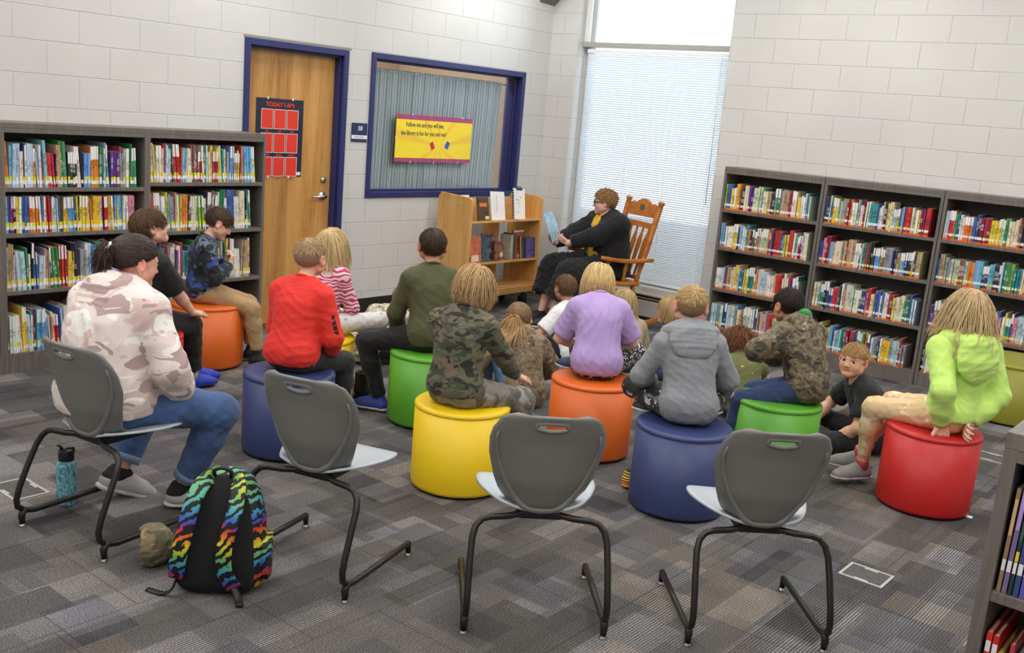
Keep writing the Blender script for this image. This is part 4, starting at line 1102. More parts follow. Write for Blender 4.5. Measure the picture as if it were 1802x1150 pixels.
# ------------------------------------------------------------------ smooth blended surfaces
def V3(p): return np.array(p, dtype=float)
def nrm(v): v = V3(v); return v / max(np.linalg.norm(v), 1e-9)
class Blend:
    """a smooth union of rounded cones and ellipsoids, meshed as one surface"""
    def __init__(s): s.p = []
    def cone(s, a, b, ra, rb, k=.02, flat=None, cap=False, op='u'):
        s.p.append(('c', V3(a), V3(b), ra, rb, k, flat, cap, op)); return s
    def chain(s, pts, rs, k=.02, flat=None):
        for i in range(len(pts) - 1): s.cone(pts[i], pts[i + 1], rs[i], rs[i + 1], k, flat)
        return s
    def ell(s, c, r, R=None, k=.02, op='u'):
        s.p.append(('e', V3(c), V3(r), np.eye(3) if R is None else np.array(R, float), k, op)); return s
    def cut(s, p, n, k=.004, box=None):
        """remove everything on the +n side of the plane"""
        s.p.append(('h', V3(p), nrm(n), k, box)); return s
    def mesh(s, h):
        lo = np.full(3, 1e9); hi = -lo
        for q in s.p:
            if q[0] == 'c' and q[8] == 'u': r = max(q[3], q[4]); lo = np.minimum(lo, np.minimum(q[1], q[2]) - r); hi = np.maximum(hi, np.maximum(q[1], q[2]) + r)
            elif q[0] == 'e' and q[5] == 'u': r = q[2].max(); lo = np.minimum(lo, q[1] - r); hi = np.maximum(hi, q[1] + r)
        lo -= 4 * h; hi += 4 * h
        N = np.ceil((hi - lo) / h).astype(int) + 1
        D = np.full(N, .2, np.float32)
        ax = [lo[i] + h * np.arange(N[i]) for i in range(3)]
        for q in s.p:
            if q[0] == 'h':
                P, n, k, box = q[1:5]
                if box is None: a = np.zeros(3, int); b = N
                else: a = np.clip(np.floor((V3(box[0]) - lo) / h).astype(int), 0, N); b = np.clip(np.ceil((V3(box[1]) - lo) / h).astype(int) + 1, 0, N)
                if (b <= a).any(): continue
                sl = tuple(slice(a[i], b[i]) for i in range(3))
                X = ax[0][sl[0]][:, None, None]; Y = ax[1][sl[1]][None, :, None]; Z = ax[2][sl[2]][None, None, :]
                d2 = ((X - P[0]) * n[0] + (Y - P[1]) * n[1] + (Z - P[2]) * n[2]).astype(np.float32)
                D[sl] = np.maximum(D[sl], d2); continue
            if q[0] == 'c': k = q[5]; r = max(q[3], q[4]) + k + 3 * h; a0 = np.minimum(q[1], q[2]) - r; b0 = np.maximum(q[1], q[2]) + r; op = q[8]
            else: k = q[4]; r = q[2].max() + k + 3 * h; a0 = q[1] - r; b0 = q[1] + r; op = q[5]
            a = np.clip(np.floor((a0 - lo) / h).astype(int), 0, N); b = np.clip(np.ceil((b0 - lo) / h).astype(int) + 1, 0, N)
            if (b <= a).any(): continue
            sl = tuple(slice(a[i], b[i]) for i in range(3))
            X = (ax[0][sl[0]][:, None, None]).astype(np.float32); Y = (ax[1][sl[1]][None, :, None]).astype(np.float32); Z = (ax[2][sl[2]][None, None, :]).astype(np.float32)
            if q[0] == 'c':
                A, B, ra, rb, _, flat, cap, _ = q[1:]
                AB = B - A; L2 = max(float(AB @ AB), 1e-10)
                px, py, pz = X - A[0], Y - A[1], Z - A[2]
                t = (px * AB[0] + py * AB[1] + pz * AB[2]) / L2
                tc = np.clip(t, 0, 1)
                qx, qy, qz = px - tc * AB[0], py - tc * AB[1], pz - tc * AB[2]
                s2 = qx * qx + qy * qy + qz * qz
                if flat is not None:
                    fa, ff = nrm(flat[0]), flat[1]
                    c_ = qx * fa[0] + qy * fa[1] + qz * fa[2]
                    s2 = s2 + c_ * c_ * (ff * ff - 1)
                d2 = np.sqrt(s2) - (ra + (rb - ra) * tc)
                if cap: d2 = np.maximum(d2, (t - 1) * math.sqrt(L2))
            else:
                C, r3, R = q[1], q[2], q[3]
                px, py, pz = X - C[0], Y - C[1], Z - C[2]
                u = [(px * R[0][i] + py * R[1][i] + pz * R[2][i]) / r3[i] for i in range(3)]
                m = np.sqrt(u[0] ** 2 + u[1] ** 2 + u[2] ** 2)
                g = np.sqrt((u[0] / r3[0]) ** 2 + (u[1] / r3[1]) ** 2 + (u[2] / r3[2]) ** 2)
                d2 = m * (m - 1) / np.maximum(g, 1e-6)
            d1 = D[sl]
            if op == 'u':
                hh = np.clip(.5 + .5 * (d1 - d2) / k, 0, 1); D[sl] = d1 + (d2 - d1) * hh - k * hh * (1 - hh)
            else:
                hh = np.clip(.5 - .5 * (d1 + d2) / k, 0, 1); D[sl] = d1 + (-d2 - d1) * hh + k * hh * (1 - hh)
        return snets(D, lo, h)
def snets(D, lo, h):
    I = D < 0
    nx, ny, nz = D.shape
    cnt = np.zeros((nx - 1, ny - 1, nz - 1), np.int8)
    C8 = [(i, j, k) for i in (0, 1) for j in (0, 1) for k in (0, 1)]
    for i, j, k in C8: cnt += I[i:nx - 1 + i, j:ny - 1 + j, k:nz - 1 + k]
    cells = np.argwhere((cnt > 0) & (cnt < 8))
    idx = np.full(cnt.shape, -1, np.int64); idx[tuple(cells.T)] = np.arange(len(cells))
    val = {c: D[cells[:, 0] + c[0], cells[:, 1] + c[1], cells[:, 2] + c[2]].astype(float) for c in C8}
    acc = np.zeros((len(cells), 3)); n = np.zeros(len(cells))
    for c in C8:
        for a in range(3):
            if c[a] == 0:
                e = list(c); e[a] = 1; e = tuple(e)
                va, vb = val[c], val[e]; x = (va < 0) != (vb < 0)
                t = np.where(x, va / np.where(va - vb == 0, 1, va - vb), 0)
                p = np.array(c, float)[None, :].repeat(len(cells), 0); p[:, a] += t
                acc[x] += p[x]; n[x] += 1
    verts = lo + h * (cells + acc / n[:, None])
    quads = []
    for a in range(3):
        b, c = (a + 1) % 3, (a + 2) % 3
        s0 = [slice(None)] * 3; s1 = [slice(None)] * 3
        s0[a] = slice(0, -1); s1[a] = slice(1, None)
        fl = I[tuple(s0)] != I[tuple(s1)]
        E = np.argwhere(fl)
        E = E[(E[:, b] > 0) & (E[:, c] > 0) & (E[:, b] < D.shape[b] - 1) & (E[:, c] < D.shape[c] - 1)]
        if not len(E): continue
        ins = I[tuple(E.T)]
        def cell(db, dc):
            q = E.copy(); q[:, b] -= db; q[:, c] -= dc; return idx[tuple(q.T)]
        q = np.stack([cell(1, 1), cell(0, 1), cell(0, 0), cell(1, 0)], 1)
        q[~ins] = q[~ins][:, ::-1]
        quads.append(q)
    return verts, np.concatenate(quads)
def np_mesh(name, v, f, mats, col=None, smooth=True):
    me = bpy.data.meshes.new(name)
    k = f.shape[1]
    me.vertices.add(len(v)); me.vertices.foreach_set('co', np.ascontiguousarray(v, np.float32).ravel())
    me.loops.add(f.size); me.loops.foreach_set('vertex_index', np.ascontiguousarray(f, np.int32).ravel())
    me.polygons.add(len(f)); me.polygons.foreach_set('loop_start', np.arange(0, f.size, k, dtype=np.int32))
    try: me.polygons.foreach_set('loop_total', np.full(len(f), k, np.int32))
    except Exception: pass
    me.polygons.foreach_set('use_smooth', np.full(len(f), smooth))
    me.update(calc_edges=True); me.validate()
    for m in (mats if isinstance(mats, (list, tuple)) else [mats]): me.materials.append(m)
    if col is not None:
        at = me.color_attributes.new('Col', 'FLOAT_COLOR', 'POINT')
        at.data.foreach_set('color', np.concatenate([col, np.ones((len(col), 1))], 1).astype(np.float32).ravel())
    return me
def vnormals(v, f):
    n = np.zeros_like(v)
    a = np.cross(v[f[:, 2]] - v[f[:, 0]], v[f[:, 3]] - v[f[:, 1]])
    for i in range(4): np.add.at(n, f[:, i], a)
    return n / np.maximum(np.linalg.norm(n, axis=1, keepdims=True), 1e-9)
def relax(v, f, it=1, w=.5):
    for _ in range(it):
        s = np.zeros_like(v); c = np.zeros(len(v))
        for i in range(4):
            a, b = f[:, i], f[:, (i + 1) % 4]
            np.add.at(s, a, v[b]); np.add.at(c, a, 1); np.add.at(s, b, v[a]); np.add.at(c, b, 1)
        v = v * (1 - w) + w * s / np.maximum(c, 1)[:, None]
    return v
def folds(v, seed, amp, wl):
    """creases of hanging cloth: warped ridges, height in metres"""
    r = np.random.RandomState(seed); out = np.zeros(len(v))
    for i in range(4):
        k = nrm(r.normal(size=3) * [1, 1, 1.3]) * 2 * np.pi / (wl * r.uniform(.7, 1.6)); k2 = nrm(r.normal(size=3)) * 2 * np.pi / (wl * 2.6)
        out += (1 - np.abs(np.sin(v @ k + 1.6 * np.sin(v @ k2 + r.uniform(0, 6)) + r.uniform(0, 6)))) ** 2 - .35
    return amp * out / 2
# ------------------------------------------------------------------ people
def rotx(a): c, s = math.cos(a), math.sin(a); return np.array([[1, 0, 0], [0, c, -s], [0, s, c]])
def roty(a): c, s = math.cos(a), math.sin(a); return np.array([[c, 0, s], [0, 1, 0], [-s, 0, c]])
def rotz(a): c, s = math.cos(a), math.sin(a); return np.array([[c, -s, 0], [s, c, 0], [0, 0, 1]])
D2R = math.pi / 180
def ik(S, T, l1, l2, hint):
    S, T = V3(S), V3(T); d = T - S; L_ = np.linalg.norm(d); m = (l1 + l2) * .995
    if L_ > m: T = S + d / L_ * m; L_ = m
    L_ = max(L_, abs(l1 - l2) + .02); u = d / np.linalg.norm(d)
    a = (l1 * l1 - l2 * l2 + L_ * L_) / (2 * L_); hgt = math.sqrt(max(l1 * l1 - a * a, 0))
    hint = V3(hint); hp = hint - u * (hint @ u); hp = nrm(hp) if np.linalg.norm(hp) > 1e-6 else nrm(np.cross(u, [1, 0, 0]))
    return S + u * a + hp * hgt, S + u * L_
m_skin_cache = {}
def skin_mat():
    if 'm' not in m_skin_cache:
        t = NT('skin'); t.set(.5); a = t.n('ShaderNodeAttribute', attribute_name='Col'); t.l(a, 'Color', t.b, 'Base Color')
        t.b.inputs['Subsurface Weight'].default_value = .08; t.b.inputs['Subsurface Radius'].default_value = (.01, .004, .002)
        v = t.coord('Object'); nz = t.noise(v, 300, 2); t.bump(nz, 0, .06, .001); m_skin_cache['m'] = t.m
    return m_skin_cache['m']
def hair_mat():
    if 'h' not in m_skin_cache:
        t = NT('hair'); t.set(.42); a = t.n('ShaderNodeAttribute', attribute_name='Col'); t.l(a, 'Color', t.b, 'Base Color')
        t.b.inputs['Specular IOR Level'].default_value = .35
        v = t.coord('Object'); nz = t.noise(v, 230, 3, .6, 1.0); t.bump(nz, 0, .35, .003); m_skin_cache['h'] = t.m
    return m_skin_cache['h']
m_eye = vcol_mat('eye_surface', .12)

def hand_prims(B, W, d, n, side, s, curl=.35, spread=.12, thumb=.5):
    """W wrist, d finger direction, n palm normal (the way the palm looks), side +1 right hand / -1 left"""
    d = nrm(d); n = nrm(V3(n) - d * (V3(n) @ d)); r = np.cross(d, n) * 1.0     # towards the thumb for a right hand when negated
    th_ = -r * side * -1
    th_ = np.cross(n, d) * side
    k = .010 * s
    offs = [.026, .009, -.009, -.025]; lens = [.062, .070, .065, .050]; rad = [.0078, .008, .0077, .0068]
    for i in range(4):
        K = W + d * (.066 - .004 * abs(i - 1)) * s + th_ * offs[i] * s - n * .002 * s
        B.cone(W + th_ * offs[i] * .55 * s + d * .004 * s, K, .0135 * s, .0105 * s, k)
        c = curl * (1 + .18 * (i - 1)); fd = nrm(d + th_ * spread * (1.5 - i) * .55)
        P = K; a = 0
        for j, fr in enumerate((.46, .31, .23)):
            a += c * (.75 if j == 0 else 1.0)
            q = P + (fd * math.cos(a) + n * math.sin(a)) * lens[i] * fr * s
            B.cone(P, q, rad[i] * (1.05 - .1 * j) * s, rad[i] * (.97 - .12 * j) * s, .004 * s); P = q
    b0 = W + th_ * .018 * s + d * .016 * s + n * .004 * s
    b1 = b0 + (th_ * .72 + d * .62 + n * .32 * thumb) * .036 * s
    b2 = b1 + nrm(th_ * .35 + d * .85 + n * .5 * thumb) * .028 * s
    b3 = b2 + nrm(th_ * .1 + d * .85 + n * .7 * thumb) * .022 * s
    B.cone(b0, b1, .013 * s, .0105 * s, k); B.cone(b1, b2, .0098 * s, .0088 * s, .004 * s); B.cone(b2, b3, .0088 * s, .007 * s, .004 * s)

def head_prims(B, C, R, s, chub=1.0, ear=1.0, adult=False):
    P = lambda x, y, z: C + R @ (V3((x, y, z)) * s)
    rr = lambda *r: V3(r) * s
    B.ell(P(0, -.012, .026), rr(.0725, .0885, .0755), R, .01)
    B.ell(P(0, .022, -.006), rr(.0625, .066, .062), R, .02 * s)
    B.ell(P(0, .026, -.045), rr(.054 * chub, .054, .048), R, .02 * s)
    for sx in (-1, 1):
        B.ell(P(sx * .036, .044, -.034), rr(.026 * chub, .026, .027), R, .016 * s)       # cheeks
        B.cone(P(sx * .055, .004, -.05), P(sx * .014, .062, -.082), .021 * s * chub, .018 * s, .02 * s)   # jaw
        B.cone(P(sx * .012, .079, .021), P(sx * .042, .066, .022), .0095 * s, .008 * s, .012 * s)        # brow
        B.ell(P(sx * .031, .0865, .003), rr(.0155, .0155, .0098), R, .008 * s, 's')       # eye hollow
    B.cone(P(0, .066, -.086), P(0, .072, -.08), .016 * s, .015 * s, .014 * s)
    B.cone(P(0, .079, .008), P(0, .094, -.026), .0066 * s, .0088 * s, .01 * s)
    B.cone(P(0, .0925, -.027), P(0, .0955, -.0265), .0088 * s, .0088 * s, .006 * s)
    for sx in (-1, 1):
        B.ell(P(sx * .0095, .0865, -.0295), rr(.0075, .009, .0065), R, .006 * s)
        B.cone(P(sx * .004, .0805, -.0505), P(sx * .019, .0725, -.0535), .0058 * s, .0035 * s, .005 * s)
        B.cone(P(sx * .003, .0795, -.0605), P(sx * .016, .073, -.058), .0062 * s, .004 * s, .005 * s)
        # ear: a flattened shell with a hollow
        Re = R @ rotz(-sx * .55) @ rotx(.18)
        B.ell(P(sx * .080, -.012, -.004), rr(.0095, .021 * ear, .032 * ear), Re, .006 * s)
        B.ell(P(sx * .073, -.004, -.030), rr(.0075, .010, .011), Re, .006 * s)
        B.ell(P(sx * (.0895), -.008, .000), rr(.006, .0115, .018), Re, .004 * s, 's')
    B.cone(P(-.014, .0862, -.0563), P(.014, .0862, -.0563), .0022 * s, .0022 * s, .004 * s, None, False, 's')

def shoe(name, parent, A, yaw, pitch, s, c_up, c_sole, c_lace=None, pattern=None, label=None, high=0.0, collar=None, stripes=None):
    """A ankle point; shoe points along yaw, 0 = local +y"""
    R = rotz(yaw) @ rotx(pitch)
    P = lambda x, y, z: A + R @ (V3((x, y, z)) * s)
    B = Blend(); sd = R @ V3((1, 0, 0)); up = R @ V3((0, 0, 1))
    B.chain([P(0, -.038, -.045), P(0, .03, -.045), P(0, .085, -.050), P(0, .125, -.055)], [.036 * s, .036 * s, .038 * s, .030 * s], .02 * s, (up, 1.25))
    B.cone(P(0, -.03, -.035), P(0, -.018, .004 + high), .035 * s, .030 * s, .02 * s)
    B.cone(P(0, .02, -.02), P(0, .09, -.042), .030 * s, .024 * s, .02 * s)
    B.cut(P(0, 0, .016 + high), up + .0, .003); B.cut(P(0, 0, -.063), -up)
    v, f = B.mesh(.0055); v = relax(v, f, 1, .4)
    o = add_obj('shoe', np_mesh('shoe', v, f, pattern or plain('shoe_%02x%02x%02x' % c_up, c_up, .6, bump=.3, bscale=260)), parent)
    if label: o['label'] = label
    S_ = Blend()
    S_.chain([P(0, -.045, -.066), P(0, .03, -.066), P(0, .09, -.066), P(0, .13, -.064)], [.036 * s, .034 * s, .038 * s, .030 * s], .02 * s, (up, 2.4))
    S_.cut(P(0, 0, -.078), -up)
    v, f = S_.mesh(.006)
    add_obj('sole', np_mesh('sole', v, f, plain('sole_%02x%02x%02x' % c_sole, c_sole, .6)), o)
    if collar:
        C_ = Blend(); C_.cone(P(0, -.036, -.030), P(0, -.020, .006 + high), .036 * s, .032 * s, .01); C_.cone(P(0, -.02, -.02), P(0, .012, -.012), .033 * s, .029 * s, .02); C_.cut(P(0, 0, .018 + high), up); C_.cut(P(0, .0, -.034), -(up + (R @ V3((0, -.5, 0)))))
        v, f = C_.mesh(.0055); add_obj('collar', np_mesh('collar', v, f, plain('collar_%02x%02x%02x' % collar, collar, .8, bump=.3, bscale=260)), o)
    if stripes:
        for sx in (-1, 1):
            for q in range(3):
                y = .012 + q * .016; part('side_stripe', MB().tube([P(sx * (.037 - .001 * q), y - .006, -.053), P(sx * (.033 - .001 * q), y + .002, -.028)], .0042 * s, 5), plain('stripe_%02x%02x%02x' % stripes, stripes, .5), o)
    if c_lace:
        L_ = MB()
        for q in range(4):
            y = .03 + q * .016; z = -.001 - .019 * q / 1.6 + .004
            L_.tube([P(-.018, y, z - .006), P(0, y + .004, z + .002), P(.018, y, z - .006)], .0035 * s, 5)
        part('laces', L_, plain('lace_%02x%02x%02x' % c_lace, c_lace, .8), o)
    return o

def person(label, loc, yaw, S=1.0, adult=False, spine=(0, 0, 0, 0), roll=0, twist=0, head=(0, 0, 0), hips=None, girth=1.0, shw=None,
           armL=None, armR=None, legL=None, legR=None, shirt=None, pants=None, shoes=None, hair=None, skin=(224, 172, 146), voxel=.0052, chub=1.0, gaze=(0, 0), floor=-.434, neck_len=1.0, headS=None, bare=False, extra=None, brow=None):
    t = thing('person', label, 'person', loc, math.radians(yaw) - PI / 2)
    kf = 1.0 if adult else .87
    shw = shw or .116
    hs = headS or ((.95 + (S - 1) * .35) if not adult else 1.02)
    # spine
    P0 = V3(hips) if hips is not None else V3((0, 0, .088 * S)); seg = [.105 * S, .125 * S, .115 * S]
    pts = [P0]; fr = []; a = 0
    Rr = roty(roll * D2R)
    for i, L_ in enumerate(seg):
        a += spine[i] * D2R; R = rotz(twist * D2R * (i + 1) / 3) @ Rr @ rotx(-a)
        fr.append(R); pts.append(pts[-1] + R @ V3((0, 0, L_)))
    pel, wai, che, nek = pts
    an = a + spine[3] * D2R; Rn = rotz(twist * D2R) @ Rr @ rotx(-an)
    nt = nek + Rn @ V3((0, .004, (.048 if adult else .056) * S * neck_len))
    Rh = rotz(head[0] * D2R) @ rotx(-head[1] * D2R) @ roty(head[2] * D2R)
    HC = nt + Rn @ V3((0, 0, .028)) * hs + Rh @ V3((0, .012, .052)) * hs
    Rc = fr[2]; X = Rc @ V3((1, 0, 0)); Y = Rc @ V3((0, 1, 0)); Zc = Rc @ V3((0, 0, 1))
    X0 = fr[0] @ V3((1, 0, 0)); Y0 = fr[0] @ V3((0, 1, 0))
    Xp, Yp = rotz(0) @ V3((1, 0, 0)), V3((0, 1, 0))
    shc = che + (nek - che) * (.66 if adult else .62)
    ul, fl_ = .205 * S, .178 * S
    tl, sl_ = (.335 * S, .325 * S)
    hsz = S * .92 if not adult else 1.0
    arms = {}
    for sd, sp in ((-1, armL), (1, armR)):
        sp = dict(sp or {}); Sx = shc + X * sd * shw * S + Zc * (sp.get('shrug', 0) - .010 * S) + Y * sp.get('fwd', 0)
        E, W = ik(Sx, sp.get('hand', (sd * .12, .18, .12)), ul, fl_, sp.get('hint', (sd * .5, -.6, -.6)))
        arms[sd] = (Sx, E, W, sp)
    legs = {}
    for sd, sp in ((-1, legL), (1, legR)):
        sp = dict(sp or {}); Hx = pel + Xp * sd * .062 * S + V3((0, 0, -.012 * S)) + V3(sp.get('hipoff', (0, 0, 0)))
        K, A = ik(Hx, sp.get('ank', (sd * .08, .36, floor + .075)), tl, sl_, sp.get('hint', (sd * .1, .6, .8)))
        legs[sd] = (Hx, K, A, sp)
    g = girth
    fy = (Y0, 1.22); fc = (Y, 1.34)
    def torso(B, o, hem=1.0):
        B.cone(pel + V3((0, 0, .0)), wai, .112 * S * g * kf + o, .102 * S * g * kf + o, .04 * S, fy)
        B.cone(wai, che, .102 * S * g * kf + o, .118 * S * (g * .6 + .4) * kf + o, .05 * S, fc)
        B.cone(che, shc + (nek - shc) * .1, .116 * S * (g * .5 + .5) * kf + o, .085 * S * kf + o, .04 * S, fc)
        for sd in (-1, 1):
            B.cone(shc + X * sd * shw * .55 * S, arms[sd][0], .056 * S * kf + o, .046 * S * (g * .3 + .7) * kf + o, .04 * S)
            B.cone(nek + X * sd * .018 * S, shc + X * sd * shw * .8 * S + Zc * .012 * S, .036 * S + o * .7, .034 * S + o * .7, .03 * S)
    # ---- body
    B = Blend()
    torso(B, -.006 * S)
    B.cone(pel - Xp * .045 * S, pel + Xp * .045 * S, .080 * S * g, .080 * S * g, .03 * S)
    B.cone(nek - Zc * .03 * S, nt + (HC - nt) * .35, .043 * S * (1.05 if adult else 1), .040 * hs, .025 * S)
    head_prims(B, HC, Rh, hs, chub, adult=adult)
    for sd in (-1, 1):
        Sx, E, W, sp = arms[sd]; ag = g * .45 + .55
        B.cone(Sx, E, .041 * S * ag, .032 * S * ag, .02 * S); B.cone(E, E + (W - E) * .35, .033 * S * ag, .031 * S * ag, .015 * S); B.cone(E + (W - E) * .3, W, .031 * S * ag, .0205 * S * (ag * .4 + .6), .015 * S)
        hd = sp.get('dir'); hd = nrm(hd) if hd is not None else nrm(W - E); hn = sp.get('palm', (0, 0, -1))
        hand_prims(B, W, hd, hn, sd, hsz, sp.get('curl', .4), sp.get('spread', .12), sp.get('thumb', .5))
        Hx, K, A, lp = legs[sd]; lg = g * .5 + .5
        B.cone(Hx, K, .066 * S * lg, .043 * S * lg, .03 * S); B.cone(K, K + (A - K) * .35, .043 * S * lg, .041 * S * lg, .02 * S); B.cone(K + (A - K) * .3, A, .041 * S * lg, .024 * S, .02 * S)
        if bare or lp.get('bare'):
            fyaw = lp.get('fyaw', 0) * D2R; R = rotz(fyaw) @ rotx(lp.get('fpitch', 0) * D2R)
            Q = lambda x, y, z: A + R @ (V3((x, y, z)) * S)
            B.chain([Q(0, -.03, -.035), Q(0, .03, -.03), Q(0, .085, -.045)], [.024 * S, .026 * S, .024 * S], .015 * S, (R @ V3((0, 0, 1)), 1.2))
            for i in range(5): B.cone(Q(sd * -(.024 - .012 * i), .085, -.045), Q(sd * -(.026 - .0125 * i), .115 - .006 * i, -.048), (.011 - .001 * i) * S, (.0095 - .001 * i) * S, .004)
    v, f = B.mesh(voxel); v = relax(v, f, 1, .35)
    sk = np.array(srgb(skin)); q = (v - HC) @ Rh / hs
    col = np.tile(sk, (len(v), 1))
    def spot(c, r, rgb, amt):
        w = np.clip(1 - np.linalg.norm((q - V3(c)) / V3(r), axis=1), 0, 1)[:, None] * amt
        col[:] = col * (1 - w) + col * np.array(rgb) * w
    for sx in (-1, 1):
        spot((sx * .042, .055, -.035), (.035, .04, .032), (1.0, .74, .72), .75)
        spot((sx * .08, -.01, -.005), (.028, .04, .05), (1.0, .72, .70), .8)
        spot((sx * .011, .080, -.056), (.021, .02, .0125), (.82, .42, .44), 1.5)
    spot((0, .095, -.028), (.02, .025, .016), (1, .8, .78), .7)
    body = add_obj('body', np_mesh('body', v, f, skin_mat(), np.clip(col, 0, 1)), t)
    # ---- eyes and brows
    for sx in (-1, 1):
        C = HC + Rh @ (V3((sx * .031, .0668, .0025)) * hs); r = .0134 * hs
        Rg = Rh @ rotz(gaze[0] * D2R) @ rotx(gaze[1] * D2R)
        mb = MB(); n_, m_ = 14, 18; vs = [C + Rg @ (V3((math.sin(PI * i / m_) * math.cos(2 * PI * k / n_), math.cos(PI * i / m_), math.sin(PI * i / m_) * math.sin(2 * PI * k / n_))) * r) for i in range(m_ + 1) for k in range(n_)]
        for i in range(m_):
            for k in range(n_):
                cc = (.012, .01, .01) if i < 1 else (.09, .065, .045) if i < 4 else (.62, .58, .55)
                mb.add([vs[i * n_ + k], vs[(i + 1) * n_ + k], vs[(i + 1) * n_ + (k + 1) % n_], vs[i * n_ + (k + 1) % n_]], [(0, 1, 2, 3)], 0, True, cc)
        part('eye', mb, m_eye, t)
        hc = brow or (hair['col'] if hair else (90, 70, 50))
        bp_ = [HC + Rh @ (V3((sx * (.016 + .03 * u), .0875 - .017 * u * u - .002, .0275 + .003 * math.sin(u * 2.6))) * hs) for u in (0, .25, .5, .75, 1)]
        part('eyebrow', MB().tube(bp_, [.0022 * hs, .0032 * hs, .003 * hs, .0026 * hs, .001], 6), plain('brow_%02x%02x%02x' % tuple(int(x * .75) for x in hc), tuple(int(x * .75) for x in hc), .8), t)
    # ---- shirt
    if shirt:
        o = shirt.get('ease', .008) * S; B = Blend(); torso(B, o)
        dr = shirt.get('drop', .03) * S
        B.cone(pel - Xp * .04 * S + V3((0, -.012, .01)), pel + Xp * .04 * S + V3((0, -.012, .01)), .084 * S * g + o + .008, .084 * S * g + o + .008, .03 * S)
        B.cone(pel + V3((0, 0, .02 * S)), che, .108 * S * g * kf + o, .110 * S * (g * .6 + .4) * kf + o, .05 * S, (Y, 1.22))
        if shirt.get('belly'): B.ell(pel + V3((0, .05 * S, .1 * S)), V3((.11, .1, .12)) * S * g, None, .05 * S)
        ctr = nek + Zc * .012 * S
        up = nrm(Zc * .9 + Y * shirt.get('neck_tilt', .35))
        B.cut(pel + V3((0, 0, shirt.get('hem', -.055) * S)), (0, 0, -1))
        if not shirt.get('hood'): B.cone(nek - Zc * .02 * S + Y * .012, nek + Zc * .12 * S + Y * .03 * S, .047 * S, .06 * S, .006, None, False, 's')
        for sd in (-1, 1):
            Sx, E, W, sp = arms[sd]; sf = shirt.get('sleeve', 1.0); ag = (g * .45 + .55)
            if sf >= .8:
                B.cone(Sx, E, .044 * S * ag + o, .037 * S * ag + o, .03 * S); e1 = E + (W - E) * (sf if sf < 1 else .97)
                B.cone(E, E + (e1 - E) * .6, .038 * S * ag + o, .034 * S * ag + o * 1.1, .02 * S); B.cone(E + (e1 - E) * .55, e1, .034 * S * ag + o * 1.1, .0245 * S * (ag * .4 + .6) + o * .8, .012 * S, None, True)
            else:
                e1 = Sx + (E - Sx) * sf * 1.6
                B.cone(Sx, e1, .047 * S * ag + o, .047 * S * ag + o * 1.5, .025 * S, None, True)
        v, f = B.mesh(.0085 if not adult else .010); v = relax(v, f, 2, .4)
        n = vnormals(v, f); v = v + n * folds(v, shirt.get('seed', 1), shirt.get('fold', .005) * .62 * S, shirt.get('wl', .09) * S)[:, None]
        so = add_obj(shirt.get('name', 'shirt'), np_mesh('shirt', v, f, shirt['mat']), t)
        if shirt.get('label'): so['label'] = shirt['label']
        # collar or hood
        def ring(r1, r2, lift, tb, n_=28, back=0.0, backz=0.0):
            c = nek + Zc * lift * S + Y * .004; out = []
            for k in range(n_):
                a = 2 * PI * k / n_; ca, sa = math.cos(a), math.sin(a); bk_ = max(0, -sa) ** 1.5
                out.append(c + X * ca * r1 * S + Y * sa * r2 * S + Zc * (-.35 * sa * r2 * S) - Y * back * bk_ + V3((0, 0, 1)) * backz * bk_)
            return out
        if shirt.get('hood'):
            hd = shirt['hood']; H_ = Blend(); z0 = hd.get('lift', .0)
            for (r1, r2, lf, rad, bk_, bz) in ((.062, .058, .018 + z0, .020, .012, -.004), (.075, .062, .0 + z0, .026, .034 * hd.get('size', 1), -.028), (.07, .05, -.02 + z0, .026, .05 * hd.get('size', 1), -.065 * hd.get('size', 1))):
                P_ = ring(r1 * hd.get('w', 1), r2, lf, 0, 18, bk_ * S, bz * S)
                for k in range(18):
                    fk = 1 if math.sin(2 * PI * k / 18) < .5 else .55
                    H_.cone(P_[k], P_[(k + 1) % 18], rad * S * fk, rad * S * fk, .02 * S)
            H_.ell(nek - Y * .075 * S * hd.get('size', 1) - Zc * .055 * S * hd.get('size', 1), V3((.075 * hd.get('w', 1), .034, .075 * hd.get('size', 1))) * S, Rc, .03 * S)
            H_.cone(nek - Zc * .0 * S + Y * .01 * S, nt + (HC - nt) * .6 + Y * .012, .043 * S, .05 * S, .006, None, False, 's')
            v, f = H_.mesh(.0085); v = relax(v, f, 2, .4); n = vnormals(v, f); v = v + n * folds(v, 9, .005 * S, .07 * S)[:, None]
            ho = add_obj('hood', np_mesh('hood', v, f, hd.get('mat', shirt['mat'])), so)
            if hd.get('mat'): ho['label'] = hd.get('label', 'green hood lining')
        elif shirt.get('collar', True):
            P_ = ring(.050, .050, .016, 0); part('collar', MB().tube(P_ + [P_[0], P_[1]], shirt.get('collar_r', .0075) * S, 8, caps=False), shirt.get('trim', shirt['mat']), so)
        if shirt.get('band') and shirt.get('sleeve', 1) >= .8:
            for sd in (-1, 1):
                Sx, E, W, sp = arms[sd]; ag = (g * .45 + .55)
                part('cuff', MB().tube([E + (W - E) * .80, E + (W - E) * .97], [(.030 * ag) * S + o * .5, .0265 * S * (ag * .4 + .6) + o * .6], 16), shirt.get('trim', shirt['mat']), so)
